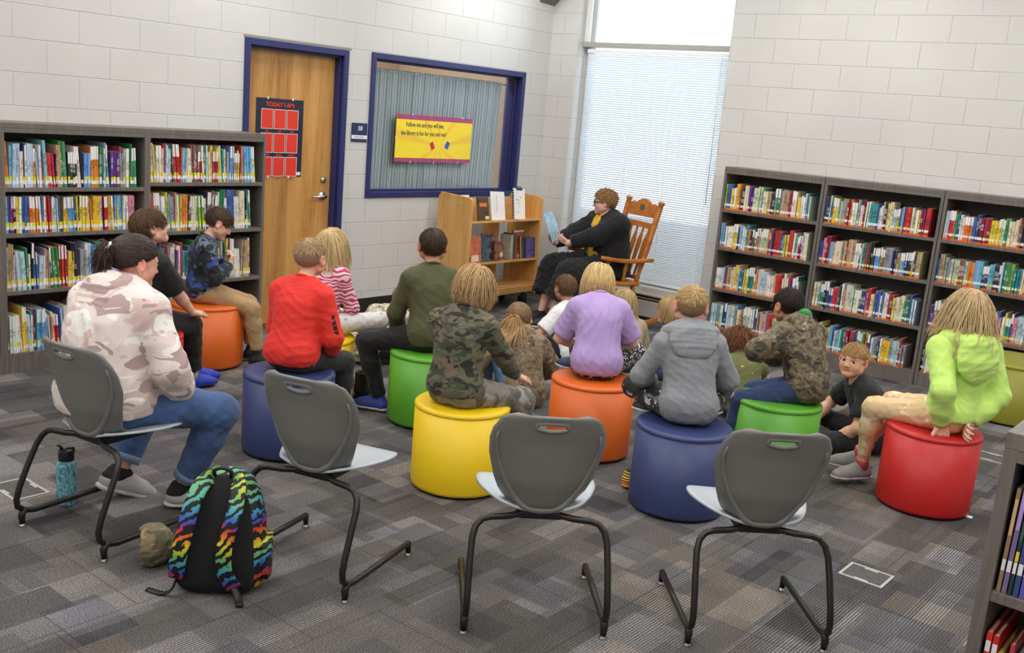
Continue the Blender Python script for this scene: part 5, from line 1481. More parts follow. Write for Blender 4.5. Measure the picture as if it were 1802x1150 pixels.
    # ---- pants
    if pants:
        o = pants.get('ease', .007) * S; B = Blend(); pg = pants.get('loose', 1.0)
        B.cone(pel - Xp * .04 * S + V3((0, -.008, 0)), pel + Xp * .04 * S + V3((0, -.008, 0)), .084 * S * g + o, .084 * S * g + o, .03 * S)
        B.cone(pel, pel + (wai - pel) * .3, .100 * S * g * kf, .098 * S * g * kf, .03 * S, fy)
        B.cut(pel + V3((0, -.0, .035 * S)), (0, -.5, 1))
        for sd in (-1, 1):
            Hx, K, A, lp = legs[sd]; lg = g * .5 + .5; e = lp.get('len', pants.get('len', .93)); A2 = K + (A - K) * e
            B.cone(Hx, K, .067 * S * lg + o, .048 * S * lg * pg + o, .035 * S); B.cone(K, K + (A2 - K) * .4, .048 * S * lg * pg + o, .045 * S * lg * pg + o, .02 * S)
            B.cone(K + (A2 - K) * .35, A2, .045 * S * lg * pg + o, (pants.get('cuff', .034)) * S + o, .02 * S, None, True)
        v, f = B.mesh(.0085 if not adult else .010); v = relax(v, f, 2, .4); n = vnormals(v, f)
        v = v + n * folds(v, pants.get('seed', 5), pants.get('fold', .004) * S, .08 * S)[:, None]
        po_ = add_obj(pants.get('name', 'trousers'), np_mesh('trousers', v, f, pants['mat']), t)
        if pants.get('label'): po_['label'] = pants['label']
    # ---- shoes and socks
    if shoes:
        for sd in (-1, 1):
            Hx, K, A, lp = legs[sd]
            if lp.get('noshoe'): continue
            R = rotz(lp.get('fyaw', 0) * D2R) @ rotx(lp.get('fpitch', 0) * D2R)
            if shoes.get('sock'):
                part('sock', MB().tube([A + (K - A) * shoes.get('sockh', .2), A + (K - A) * .08, A + R @ V3((0, .0, -.02))], [.033 * S, .031 * S, .034 * S], 14), plain('sock_%02x%02x%02x' % shoes['sock'], shoes['sock'], .9, bump=.3, bscale=200), t)
            shoe('shoe', t, A + R @ V3((0, .012, 0)) * S, lp.get('fyaw', 0) * D2R, lp.get('fpitch', 0) * D2R, S * .93 if not adult else 1.22, shoes['up'], shoes['sole'], shoes.get('lace'), shoes.get('mat'), shoes.get('label'), shoes.get('high', 0), shoes.get('collar'), shoes.get('stripes'))
    J = dict(t=t, HC=HC, Rh=Rh, hs=hs, arms=arms, legs=legs, nek=nek, che=che, wai=wai, pel=pel, X=X, Y=Y, Z=Zc, shc=shc, body=body, shirt=so if shirt else None, S=S, nt=nt)
    if hair: make_hair(J, hair)
    return J

def make_hair(J, H):
    """style: crop, mop, bob, long, pony, bun"""
    HC, Rh, s, t = J['HC'], J['Rh'], J['hs'], J['t']
    rng = np.random.RandomState(H.get('seed', 3)); base = np.array(srgb(H['col'])); st = H['style']
    P = lambda p: HC + Rh @ (V3(p) * s)
    m, z0 = H.get('slope', .72), H.get('z0', .004)
    thick = H.get('thick', .006 if st == 'crop' else .010)
    B = Blend(); B.ell(P((0, -.013, .0265)), V3((.0725 + thick, .0885 + thick, .0755 + thick)) * s, Rh, .01)
    if st in ('mop', 'bob', 'long'):
        B.ell(P((0, -.035, -.01)), V3((.072 + thick, .068 + thick * .6, .075)) * s, Rh, .03 * s)
    # hairline
    if st == 'crop':
        for sx in (-1, 1): B.ell(P((sx * .083, -.006, -.006)), V3((.026, .026, .036)) * s, Rh, .006, 's')
    n = nrm(Rh @ V3((0, m, -1)))
    B.cut(P((0, 0, z0)), n)
    if H.get('fringe_cut') is not None: B.cut(P((0, H['fringe_cut'], 0)), Rh @ V3((0, 1, .0)))
    v, f = B.mesh(.0058); v = relax(v, f, 2, .45)
    nn = vnormals(v, f); q = (v - HC) @ Rh / s
    ang = np.arctan2(q[:, 0], -(q[:, 1] - .0)); el = q[:, 2]
    streak = np.sin(ang * 31 + 3 * np.sin(el * 60) + 2 * np.sin(ang * 7)) * .5 + np.sin(ang * 67 + 4 * np.sin(el * 37)) * .3 + rng.normal(size=len(v)) * .25
    v = v + nn * (streak * .0016 * s * H.get('rough', 2.2 if st in ('pony', 'bun') else 1.0))[:, None]
    dark = np.array(srgb(H.get('under', tuple(int(c * .78) for c in H['col']))))
    w = np.clip(.5 + .35 * streak, 0, 1)[:, None]
    col = dark * (1 - w) + base * w
    if H.get('fade'):          # clipped sides, longer and lighter on top
        k = np.clip((q[:, 2] - .02) / .04, 0, 1)[:, None]; fd = np.array(srgb(H['fade'])); col = fd * (1 - k) * (.92 + .16 * w) + col * k
    locks_v, locks_f, locks_c = [v], [f], [col]; off = len(v)
    c0 = V3((0, -.013, .0265)); rad = V3((.0725, .0885, .0755)) + thick * .85
    def outp(p, extra=0.0):
        d = (p - c0) / (rad + extra); L_ = np.linalg.norm(d)
        return c0 + (p - c0) / L_ if L_ < 1 else p
    gl = Rh.T @ V3((0, 0, -1))      # gravity in head space
    nS = 7
    def add_lock(path, w0, cc):
        nonlocal off
        path = [V3(p) for p in path]; k = 4; vs = []
        for i, p in enumerate(path):
            a = path[max(i - 1, 0)]; b = path[min(i + 1, len(path) - 1)]; d = nrm(b - a)
            o = nrm(p - c0 * .5); e1 = nrm(np.cross(d, o) if np.linalg.norm(np.cross(d, o)) > 1e-5 else V3((1, 0, 0))); e2 = np.cross(e1, d)
            ww = w0 * (1 - .75 * (i / (len(path) - 1)) ** 2.0)
            for j in range(k):
                th = 2 * PI * j / k; vs.append(HC + Rh @ ((p + e1 * math.cos(th) * ww + e2 * math.sin(th) * ww * .45) * s))
        fs = [(i * k + j, i * k + (j + 1) % k, (i + 1) * k + (j + 1) % k, (i + 1) * k + j) for i in range(len(path) - 1) for j in range(k)]
        locks_v.append(np.array(vs)); locks_f.append(np.array(fs) + off); locks_c.append(np.tile(cc, (len(vs), 1))); off += len(vs)
    tip = np.array(srgb(H.get('tip', H['col'])))
    def shade(): return np.clip((base * .55 + tip * .45) * rng.uniform(.70, 1.16) * (1 + rng.normal(size=3) * .03), 0, 1)
    N = H.get('n', {'crop': 700, 'mop': 700, 'bob': 800, 'long': 850, 'pony': 500, 'bun': 500}[st]); N = int(N * (2.1 if N >= 500 else 4.4)); Lh = H.get('len', .03)
    torso_s = [((J['nek'] - HC) @ Rh / s, .055 * J['S'] / s), ((J['shc'] - J['Y'] * .012 - HC) @ Rh / s, .088 * J['S'] / s), ((J['che'] - HC) @ Rh / s, .125 * J['S'] / s)] + [((J['arms'][sd][0] - HC) @ Rh / s, .066 * J['S'] / s) for sd in (-1, 1)] + [((J['shc'] + J['X'] * sd * .06 * J['S'] - HC) @ Rh / s, .072 * J['S'] / s) for sd in (-1, 1)]
    tie = V3(H.get('tie', (0, -.105, .03)))
    crown = V3(H.get('crown', (.01, -.045, .105)))
    cnt = 0; guard = 0
    while cnt < N and guard < N * 30:
        guard += 1
        d = rng.normal(size=3); d /= np.linalg.norm(d); p = c0 + d * rad
        if p[2] < z0 + m * p[1] + .004: continue
        if H.get('fade') and st == 'crop' and p[2] < .045: continue
        if st == 'crop' and abs(p[0]) > .055 and abs(p[1] + .006) < .030 and p[2] < .036: continue
        if H.get('fringe_cut') is not None and p[1] > H['fringe_cut']: continue
        cnt += 1
        nr = nrm(d / rad)
        if st in ('pony', 'bun'):
            path = [p]
            for i in range(1, nS):
                u = i / (nS - 1); x = p + (tie - p) * u; path.append(outp(x, .003))
            add_lock(path, .0027, shade()); continue
        away = p - crown; away -= nr * (away @ nr); away = nrm(away) if np.linalg.norm(away) > 1e-4 else nrm(rng.normal(size=3))
        part_v = H.get('flow')
        if part_v is not None: fv = V3(part_v); fv = fv - nr * (fv @ nr); away = nrm(away * (1 - H.get('flow_w', .5)) + fv * H.get('flow_w', .5))
        L_ = Lh * rng.uniform(.75, 1.1)
        if st in ('bob', 'long', 'mop'):
            tgt = H.get('level')                      # ends meet an even lower line
            if tgt is not None: L_ = min(max(.03, .75 * (np.linalg.norm(p - crown) * 0 + abs(p[2] - tgt)) + .9 * max(0, .09 - np.linalg.norm(p[:2])) + .035), Lh) * rng.uniform(.88, 1.1)
            if p[1] > .05 and abs(p[0]) < .045: L_ = min(L_, H.get('bangs', .05)) * rng.uniform(.8, 1.05)
        step = L_ / (nS - 1); dr = nrm(away + nr * H.get('lift', .25) * (.35 if st == 'crop' else 1)); path = [p]
        curl = H.get('curl', 0); ph = rng.uniform(0, 6.28); ex = rng.uniform(.0, .003 if st == 'crop' else .010)
        for i in range(1, nS):
            dr = nrm(dr * .62 + gl * H.get('grav', .5 if st != 'crop' else .02) + away * .12 + rng.normal(size=3) * H.get('messy', .08))
            x = path[-1] + dr * step
            if curl: x = x + (np.cross(dr, nr) * math.sin(ph + i * 2.1) + nr * math.cos(ph + i * 2.1)) * curl
            x = outp(x, ex + .002)
            for c_, r_ in torso_s:
                e = x - c_; L2 = np.linalg.norm(e)
                if L2 < r_ + ex + H.get('clear', .0): x = c_ + e / L2 * (r_ + ex + H.get('clear', .0))
            path.append(x)
        add_lock(path, H.get('w', .0019 if st == 'crop' else .0026), shade())
    if st in ('pony', 'bun'):
        Lt = H.get('tail', .16)
        for i in range(int(H.get('ntail', 70) * 3.4)):
            j = rng.normal(size=3) * .008; dr = nrm(V3(H.get('tail_dir', (0, -.8, .1))) + rng.normal(size=3) * H.get('tail_spread', .22)); path = [tie + j * .6]
            L_ = Lt * rng.uniform(.6, 1.08); K = 10
            for k in range(1, K):
                dr = nrm(dr * .74 + gl * H.get('tail_grav', .34) + rng.normal(size=3) * .05); x = path[-1] + dr * L_ / (K - 1)
                if st == 'bun': x = x + rng.normal(size=3) * .004
                x = outp(x, .006)
                for c_, r_ in torso_s:
                    e = x - c_; L2 = np.linalg.norm(e)
                    if L2 < r_ + H.get('clear', .012): x = c_ + e / L2 * (r_ + H.get('clear', .012))
                path.append(x)
            add_lock(path, .0026, np.clip(tip * rng.uniform(.7, 1.25), 0, 1))
    o = add_obj('hair', np_mesh('hair', np.concatenate(locks_v), np.concatenate(locks_f), hair_mat(), np.clip(np.concatenate(locks_c), 0, 1)), t)
    if st in ('pony', 'bun') and H.get('band'):
        T = HC + Rh @ (tie * s); a = Rh @ nrm(H.get('tail_dir', (0, -.8, .1)))
        e1 = nrm(np.cross(a, [0, 0, 1])); e2 = np.cross(a, e1)
        part('hair_tie', MB().tube([T + a * .012 * s + (e1 * math.cos(k / 16 * 2 * PI) + e2 * math.sin(k / 16 * 2 * PI)) * .019 * s for k in range(18)], .006 * s, 8, caps=False), plain('hair_tie_%02x%02x%02x' % H['band'], H['band'], .6), o)
    return o
# ------------------------------------------------------------------ fabrics
def fabric(t, fine=0.25, scale=420, dist=.0022):
    v = t.coord('Object'); nz = t.noise(v, scale, 2); t.bump(nz, 0, fine, dist); t.b.inputs['Sheen Weight'].default_value = .08; return v
def cloth(name, c, rough=.85, var=.10, fine=.25, scale=420):
    t = NT(name); t.set(rough); v = fabric(t, fine, scale); cc = srgb(c)
    n1 = t.noise(v, 14, 3); r = t.ramp(n1, 0, [(.3, tuple(x * (1 - var) for x in cc)), (.7, tuple(min(1, x * (1 + var)) for x in cc))]); t.l(r, 0, t.b, 'Base Color'); return t.m
def heather(name, c1, c2):
    t = NT(name); t.set(.9); v = fabric(t); v2 = t.coord('Object', (1, 1, 4)); n1 = t.noise(v2, 260, 2)
    r = t.ramp(n1, 0, [(.35, srgb(c1)), (.65, srgb(c2))]); t.l(r, 0, t.b, 'Base Color'); return t.m
def camo(name, base, layers, scale=9, sx=(1, 1, 1.6), dist=.8, rough=.85):
    """layers: (colour, threshold, seed)"""
    t = NT(name); t.set(rough); fabric(t); prev = None
    for i, (c, th, sd) in enumerate(layers):
        v = t.coord('Object', tuple(scale * s for s in sx)); v.inputs['Location'].default_value = (sd * 3.1, sd * 1.7, sd * 2.3)
        n1 = t.noise(v, 1.0, 2.2, .45, dist); r = t.ramp(n1, 0, [(th, (0, 0, 0)), (th + .012, (1, 1, 1))])
        m = t.mix(srgb(base) if prev is None else prev, 2, srgb(c), 0, r, 0); prev = m
    t.l(prev, 2, t.b, 'Base Color'); return t.m
def digital(name, cols, cell=.012):
    t = NT(name); t.set(.9); fabric(t); c = t.n('ShaderNodeTexCoord'); sn = t.n('ShaderNodeVectorMath', operation='SNAP'); sn.inputs[1].default_value = (cell,) * 3
    t.l(c, 'Object', sn, 0); n1 = t.noise(sn, 16, 4, .75); r = t.ramp(n1, 0, [(p, srgb(k)) for p, k in cols], 'CONSTANT'); t.l(r, 0, t.b, 'Base Color'); return t.m
def bark_camo(name, c1, c2, c3, twig=(204, 190, 168), scale=9, twig_w=.005):
    t = NT(name); t.set(.7); fabric(t, .3); v = t.coord('Object', (scale, scale, scale * 1.3)); n1 = t.noise(v, 1.3, 4, .6, .7)
    r = t.ramp(n1, 0, [(.32, srgb(c1)), (.46, srgb(c2)), (.56, srgb(c3)), (.66, srgb(c2)), (.74, srgb(c1))])
    v2 = t.coord('Object', (scale * 1.3,) * 3, (.4, .7, .2)); wp = t.noise(v2, 1.2, 3); ad = t.mix(v2, 0, wp, 'Color', fac=.35, typ='ADD')
    vo = t.n('ShaderNodeTexVoronoi', feature='DISTANCE_TO_EDGE', i_Scale=1.0); t.l(ad, 2, vo, 'Vector')
    e = t.ramp(vo, 'Distance', [(0, (1, 1, 1)), (twig_w, (1, 1, 1)), (twig_w + .01, (0, 0, 0))])
    n2 = t.noise(v2, 1.1, 1); k = t.ramp(n2, 0, [(.5, (0, 0, 0)), (.54, (1, 1, 1))]); ek = t.mix(e, 0, k, 0, fac=1, typ='MULTIPLY')
    m = t.mix(r, 0, srgb(twig), 0, ek, 2); t.l(m, 2, t.b, 'Base Color'); return t.m
def zebra(name, c1, c2, scale=9, d=3.0, direction='Z', th=.5):
    t = NT(name); t.set(.85); v = fabric(t); w = t.n('ShaderNodeTexWave', wave_type='BANDS', bands_direction=direction, i_Scale=scale, i_Distortion=d, i_Detail=1.0); w.inputs['Detail Scale'].default_value = 1.2
    t.l(v, 0, w, 'Vector'); r = t.ramp(w, 'Fac', [(th, srgb(c1)), (th + .06, srgb(c2))]); t.l(r, 0, t.b, 'Base Color'); return t.m
def speck(name, base, spot_c, scale=45, th=.3):
    t = NT(name); t.set(.85); v = fabric(t); vo = t.n('ShaderNodeTexVoronoi', i_Scale=scale); t.l(v, 0, vo, 'Vector')
    r = t.ramp(vo, 'Distance', [(th, srgb(spot_c)), (th + .05, srgb(base))]); t.l(r, 0, t.b, 'Base Color'); return t.m
def denim(name, c):
    t = NT(name); t.set(.85); v = fabric(t, .35, 600); n1 = t.noise(v, 6, 3); n2 = t.noise(t.coord('Object', (1, 1, .25)), 700, 2)
    s = t.math('ADD', t.math('MULTIPLY', n1, 0, .7), 0, t.math('MULTIPLY', n2, 0, .3), 0); cc = srgb(c)
    r = t.ramp(s, 0, [(.35, tuple(x * .72 for x in cc)), (.62, tuple(min(1, x * 1.35) for x in cc))]); t.l(r, 0, t.b, 'Base Color'); return t.m
F_pinkcamo = camo('pink_camo_fleece', (226, 210, 204), [((240, 234, 228), .56, 1), ((212, 186, 180), .57, 2), ((174, 150, 146), .585, 3)], 7.5, (1, 1, 1.9))
F_wood = camo('woodland_camo', (92, 94, 74), [((66, 68, 48), .52, 1), ((116, 98, 78), .565, 2), ((42, 40, 34), .565, 3)], 15, (1, 1, 1.7))
F_graycamo = camo('faded_camo_twill', (128, 124, 116), [((102, 98, 92), .52, 4), ((150, 146, 136), .58, 5), ((84, 82, 76), .59, 6)], 10, (1, 1, 1))
F_bluecamo = camo('blue_black_camo', (36, 42, 52), [((50, 76, 150), .55, 1), ((96, 112, 126), .58, 2), ((14, 16, 20), .56, 3)], 13, (1, 1, 1.4))
F_digi = digital('digital_camo', [(0, (116, 112, 96)), (.40, (150, 144, 122)), (.47, (206, 198, 172)), (.535, (176, 166, 138)), (.58, (226, 216, 192)), (.64, (128, 120, 100))])
F_tree = bark_camo('tree_bark_camo_fleece', (66, 52, 38), (112, 92, 68), (136, 116, 88))
F_tree2 = bark_camo('dark_bark_camo', (24, 20, 16), (72, 60, 44), (118, 106, 80), (170, 158, 130), 12, .005)
F_red = cloth('red_jersey', (224, 44, 34), .75, .05)
F_olive = cloth('olive_jersey', (74, 76, 44), .8, .08)
F_lav = cloth('lavender_jersey', (178, 152, 206), .9, .05)
F_grey = heather('grey_heather', (118, 121, 126), (152, 155, 160))
F_lime = cloth('lime_fleece', (200, 236, 120), .85, .05)
F_black = cloth('black_jersey', (22, 22, 24), .85, .12)
F_black2 = camo('black_tonal_print', (28, 28, 31), [((44, 44, 48), .55, 2), ((18, 18, 20), .56, 3)], 9)
F_white = cloth('white_jersey', (232, 232, 232), .9, .03)
F_sage = camo('sage_print', (124, 148, 112), [((150, 170, 136), .56, 3), ((104, 128, 96), .58, 5)], 16)
F_zeb = zebra('pink_zebra', (236, 206, 214), (190, 52, 98), 13, 9.0, 'Z', .46)
F_seq = speck('olive_sequins', (96, 100, 56), (226, 216, 90), 26, .12)
F_blkpant = cloth('black_pants', (20, 20, 23), .8, .15)
F_navypant = cloth('charcoal_pants', (36, 36, 42), .85, .12)
F_tan = cloth('khaki_twill', (168, 138, 98), .85, .10)
F_jeans = denim('blue_denim', (62, 88, 132)); F_jeans2 = denim('dark_denim', (44, 62, 104)); F_jeans3 = denim('light_denim', (92, 126, 176))
F_leop = speck('black_white_print', (22, 22, 25), (214, 212, 212), 62, .34)
F_bwcamo = camo('black_white_camo', (26, 26, 29), [((198, 200, 204), .60, 3), ((112, 114, 118), .63, 6)], 12)
F_unic = speck('white_printed_leggings', (218, 216, 214), (168, 166, 172), 18, .16)
F_tie = camo('tie_dye_leggings', (228, 196, 150), [((226, 178, 140), .52, 1), ((240, 222, 196), .58, 4), ((214, 190, 120), .6, 6)], 7, (1, 1, 1), 1.5)
F_ylw = camo('yellow_print_tee', (236, 184, 32), [((196, 196, 176), .66, 2)], 24)
F_knit = cloth('black_knit', (17, 17, 19), .95, .15, .6, 160)
FAIR, FAIR2, TANNED, OLIVE_SKIN = (226, 178, 154), (232, 188, 166), (196, 142, 110), (186, 132, 98)
SZ = .4345

# ------------------------------------------------------------------ the people
# woman on the chair
J = person('woman in pink and white camo hoodie sitting on the grey chair beside the backpack', (2.135, 3.725, .447), 9, 1.24, True, (2, 8, 12, 6), roll=-3, head=(-16, 12, 0), hips=(-.05, .0, .12), girth=1.38, shw=.142, voxel=.0052, neck_len=.9,
    armR=dict(hand=(.14, .22, .10), hint=(.9, -.5, -.3), dir=(-.6, .8, .0), palm=(-.5, -.5, 0), curl=.6), armL=dict(hand=(-.15, .20, .12), hint=(-.9, -.7, .1), dir=(.6, .8, 0), palm=(.5, -.5, 0), curl=.6),
    legR=dict(ank=(.07, .30, -.345), hint=(.55, .5, .7), fyaw=-52), legL=dict(ank=(-.22, .20, -.325), hint=(-.1, .7, .7), fyaw=-20, fpitch=-22),
    shirt=dict(mat=F_pinkcamo, name='hoodie', hem=-.05, ease=.016, hood=dict(size=1.25, w=1.15), fold=.008, wl=.11, band=True, seed=4), pants=dict(mat=F_jeans, name='jeans', len=.86, cuff=.044, fold=.004), shoes=dict(up=(170, 168, 170), sole=(210, 198, 198), lace=(226, 224, 220), collar=(24, 24, 26)),
    hair=dict(style='bun', col=(52, 38, 34), tip=(66, 48, 42), z0=.005, slope=.62, tie=(-.01, -.112, .035), tail=.13, tail_dir=(-.2, -.7, .45), tail_grav=.42, tail_spread=.4, ntail=130, band=(214, 212, 208), thick=.012), skin=(222, 162, 140), floor=-.447, gaze=(-10, -10))
# cuffs of the jeans and an earring come with her
for sd in (-1, 1):
    K, A = V3(J['legs'][sd][1]), V3(J['legs'][sd][2]); d = A - K
    part('jeans_cuff', MB().tube([K + d * .80, K + d * .885], [.066, .064], 20), denim('denim_turnup_%d' % (sd + 1), (112, 130, 160)), J['t'], label='paler turned-up cuff')
e = J['HC'] + J['Rh'] @ (V3((.080, -.006, -.040)) * J['hs'])
part('earring', MB().sphere(e, .0045, 10, 6), plain('earring_silver', (220, 220, 225), .15, 1.0), J['t'])

J = person('boy in a long-sleeved red shirt sitting on the left navy stool', (3.296, 4.03, SZ), 18, 1.06, False, (6, 6, 8, 4), head=(4, -2, 0),
    armR=dict(hand=(.10, .20, .07), hint=(.8, -.6, -.3), curl=.5), armL=dict(hand=(-.06, .21, .08), hint=(-.8, -.6, -.3), curl=.5), legR=dict(ank=(.10, .33, -.35)), legL=dict(ank=(-.08, .34, -.35)),
    shirt=dict(mat=F_red, hem=-.05, ease=.014, fold=.007, seed=2, band=True), pants=dict(mat=F_navypant), shoes=dict(up=(40, 40, 46), sole=(200, 200, 200)),
    hair=dict(style='crop', col=(176, 144, 106), tip=(206, 176, 134), fade=(150, 122, 100), len=.028, z0=-.008, slope=.52, n=230, lift=.5), skin=FAIR, chub=1.05)
sx_ = J['arms'][1]; mk = MB()
for k, (a0, a1) in enumerate(((.10, .20), (.23, .33), (.36, .46), (.49, .58), (.61, .70))):
    A0, A1 = sx_[0] + (sx_[1] - sx_[0]) * (a0 + .3), sx_[0] + (sx_[1] - sx_[0]) * (a1 + .3)
    mk.tube([A0 + V3((.042, -.022, .0)), A1 + V3((.042, -.022, .0))], .0165, 4, flat=.9, smooth=False)
part('sleeve_lettering', mk, plain('print_black', (24, 22, 24), .6), J['shirt'], label='black block lettering down the sleeve')
person('boy in an olive green shirt sitting on the far green stool', (4.235, 3.935, SZ), 56, 1.10, False, (8, 6, 4, 0), head=(-6, 0, 0),
    armR=dict(hand=(.13, .24, .05), hint=(.8, -.6, -.3)), armL=dict(hand=(-.15, .24, .05), hint=(-.8, -.6, -.3)), legL=dict(ank=(-.25, .20, -.345), hint=(-.75, .5, .6), fyaw=55), legR=dict(ank=(.2, .30, -.345), hint=(.5, .6, .6), fyaw=-25),
    shirt=dict(mat=F_olive, hem=-.05, ease=.010, fold=.006, seed=7), pants=dict(mat=F_blkpant, len=.98), shoes=dict(up=(52, 68, 160), sole=(206, 204, 200), lace=(24, 24, 30)),
    hair=dict(style='crop', col=(66, 50, 42), tip=(82, 62, 50), under=(46, 36, 30), len=.028, z0=-.022, slope=.42, n=300, lift=.5), skin=TANNED)
person('blond child in woodland camo shirt hunched on the front yellow stool', (3.60, 3.12, SZ), 8, 1.05, False, (-2, 8, 12, 12), hips=(0, -.05, .09), head=(-8, 22, 6), twist=14,
    armR=dict(hand=(.13, .30, .10), hint=(.8, -.5, -.4), dir=(.1, .9, -.3), curl=.35), armL=dict(hand=(-.10, .28, .09), hint=(-.8, -.4, -.3)), legR=dict(ank=(.17, .24, -.345), hint=(.35, .8, .5)), legL=dict(ank=(-.12, .26, -.345), hint=(-.35, .8, .5)),
    shirt=dict(mat=F_wood, hem=-.03, ease=.010, fold=.007, seed=3), pants=dict(mat=F_graycamo, loose=1.18, cuff=.045, fold=.006, name='cargo_trousers'), shoes=dict(up=(60, 60, 64), sole=(190, 190, 190)),
    hair=dict(style='mop', col=(186, 150, 104), tip=(214, 182, 132), under=(130, 98, 66), len=.115, z0=-.030, slope=.30, level=-.085, bangs=.06, n=420, messy=.12, grav=.42, thick=.013), skin=FAIR)
person('blond child in a lavender tee bent over on the front orange stool', (4.585, 3.0, SZ), 42, 1.03, False, (8, 12, 14, 18), head=(0, 34, 0),
    armR=dict(hand=(.08, .24, .12), hint=(1, -.3, -.5), curl=.6), armL=dict(hand=(-.06, .25, .12), hint=(-1, -.3, -.5), curl=.6), legR=dict(ank=(-.06, .24, .045), hint=(1, .35, .15), fyaw=50), legL=dict(ank=(.24, .30, .03), hint=(-.25, 1, .25), fyaw=-60),
    shirt=dict(mat=F_lav, sleeve=.55, hem=-.06, ease=.013, fold=.006, seed=11), pants=dict(mat=F_leop, name='leggings', len=.92), shoes=dict(up=(56, 66, 100), sole=(210, 210, 210), sock=(210, 208, 204)),
    hair=dict(style='bob', col=(226, 190, 128), tip=(240, 212, 158), under=(176, 138, 84), len=.15, z0=-.035, slope=.25, level=-.075, bangs=.09, n=430, grav=.55, messy=.05), skin=FAIR2)
person('boy in a grey hoodie sitting cross-legged on the front navy stool', (4.262, 2.235, SZ), 40, 1.02, False, (8, 8, 8, 0), head=(-8, 0, 0), roll=-2,
    armR=dict(hand=(.14, .26, .12), hint=(.8, -.6, -.3)), armL=dict(hand=(-.14, .26, .12), hint=(-.8, -.6, -.3)), legR=dict(ank=(-.08, .20, .05), hint=(1, .55, .1), fyaw=70), legL=dict(ank=(.10, .27, .04), hint=(-1, .5, .12), fyaw=-70),
    shirt=dict(mat=F_grey, name='hoodie', hem=-.07, ease=.014, hood=dict(size=1.15, w=1.55), fold=.007, seed=5), pants=dict(mat=F_bwcamo, name='joggers'), shoes=dict(up=(60, 60, 64), sole=(220, 220, 220), sock=(90, 92, 96)),
    hair=dict(style='crop', col=(196, 160, 108), tip=(222, 190, 134), fade=(142, 112, 82), len=.032, z0=-.026, slope=.40, n=300, lift=.45, flow=(.2, 1, .1), flow_w=.4), skin=FAIR, chub=1.05)
J = person('boy in a brown camo jacket and glasses sitting on the near green stool', (5.185, 2.07, SZ), 97, .99, False, (8, 16, 18, 8), hips=(.01, -.04, .085), head=(-36, 16, 0), twist=-36,
    armL=dict(hand=(-.06, .25, .22), hint=(-1, .1, -.1), dir=(.7, .4, .4), palm=(0, -1, 0), curl=.7), armR=dict(hand=(.06, .22, .18), hint=(1, -.2, -.4), dir=(-.6, .5, .4), palm=(0, -1, 0), curl=.7), legL=dict(ank=(-.15, .29, -.345), hint=(-.4, .8, .5)), legR=dict(ank=(.10, .32, -.345), hint=(.1, .8, .5)),
    shirt=dict(mat=F_tree2, name='jacket', hem=-.07, ease=.020, fold=.012, wl=.075, hood=dict(size=1.0), seed=8), pants=dict(mat=F_jeans2, name='jeans'), shoes=dict(up=(50, 50, 54), sole=(200, 200, 200)),
    hair=dict(style='crop', col=(40, 30, 28), tip=(60, 44, 38), under=(26, 20, 18), len=.026, z0=-.022, slope=.42, n=330, lift=.55), skin=OLIVE_SKIN)
def specs(J, mat, r=.021, w=.0022):
    P = lambda p: J['HC'] + J['Rh'] @ (V3(p) * J['hs']); mb = MB()
    for sx in (-1, 1):
        c = (sx * .032, .094, .002)
        mb.tube([P((c[0] + r * 1.12 * math.cos(a), c[1] - .004 * abs(math.cos(a)) - abs(c[0]) * .1, c[2] + r * .85 * math.sin(a))) for a in [2 * PI * k / 18 for k in range(20)]], w, 6, caps=False)
        mb.tube([P((sx * .055, .084, .008)), P((sx * .076, .05, .008)), P((sx * .080, -.005, .012)), P((sx * .078, -.02, -.002))], w, 6)
    mb.tube([P((-.011, .092, .004)), P((0, .098, .007)), P((.011, .092, .004))], w, 6)
    return part('glasses', mb, mat, J['t'], label='glasses')
specs(J, plain('frame_navy', (24, 40, 70), .3))
gl_ = MB(); gp = []
for k in range(13):
    a = PI * (1.05 + .95 * k / 12); p = J['nek'] + J['Z'] * .030 + J['X'] * math.cos(a) * .078 + J['Y'] * (math.sin(a) * .085) + J['Z'] * -.012 * math.sin(a)
    gp.append(p)
gl_.tube(gp[5:], [.012, .020, .024, .026, .026, .023, .017, .010], 10)
part('hood_lining', gl_, cloth('green_fleece', (52, 156, 72)), J['shirt'], label='bright green hood lining')
nk = MB()
for k in range(40):
    a = 2 * PI * k / 40; p = J['nek'] + J['Z'] * .028 + J['X'] * math.cos(a) * .057 + J['Y'] * (math.sin(a) * .055 + .004) + J['Z'] * -.022 * math.sin(a)
    nk.sphere(p, .0042, 8, 5, k % 3 == 2)
part('bead_necklace', nk, [plain('bead_white', (226, 224, 228), .3), plain('bead_violet', (90, 70, 120), .3)], J['t'])
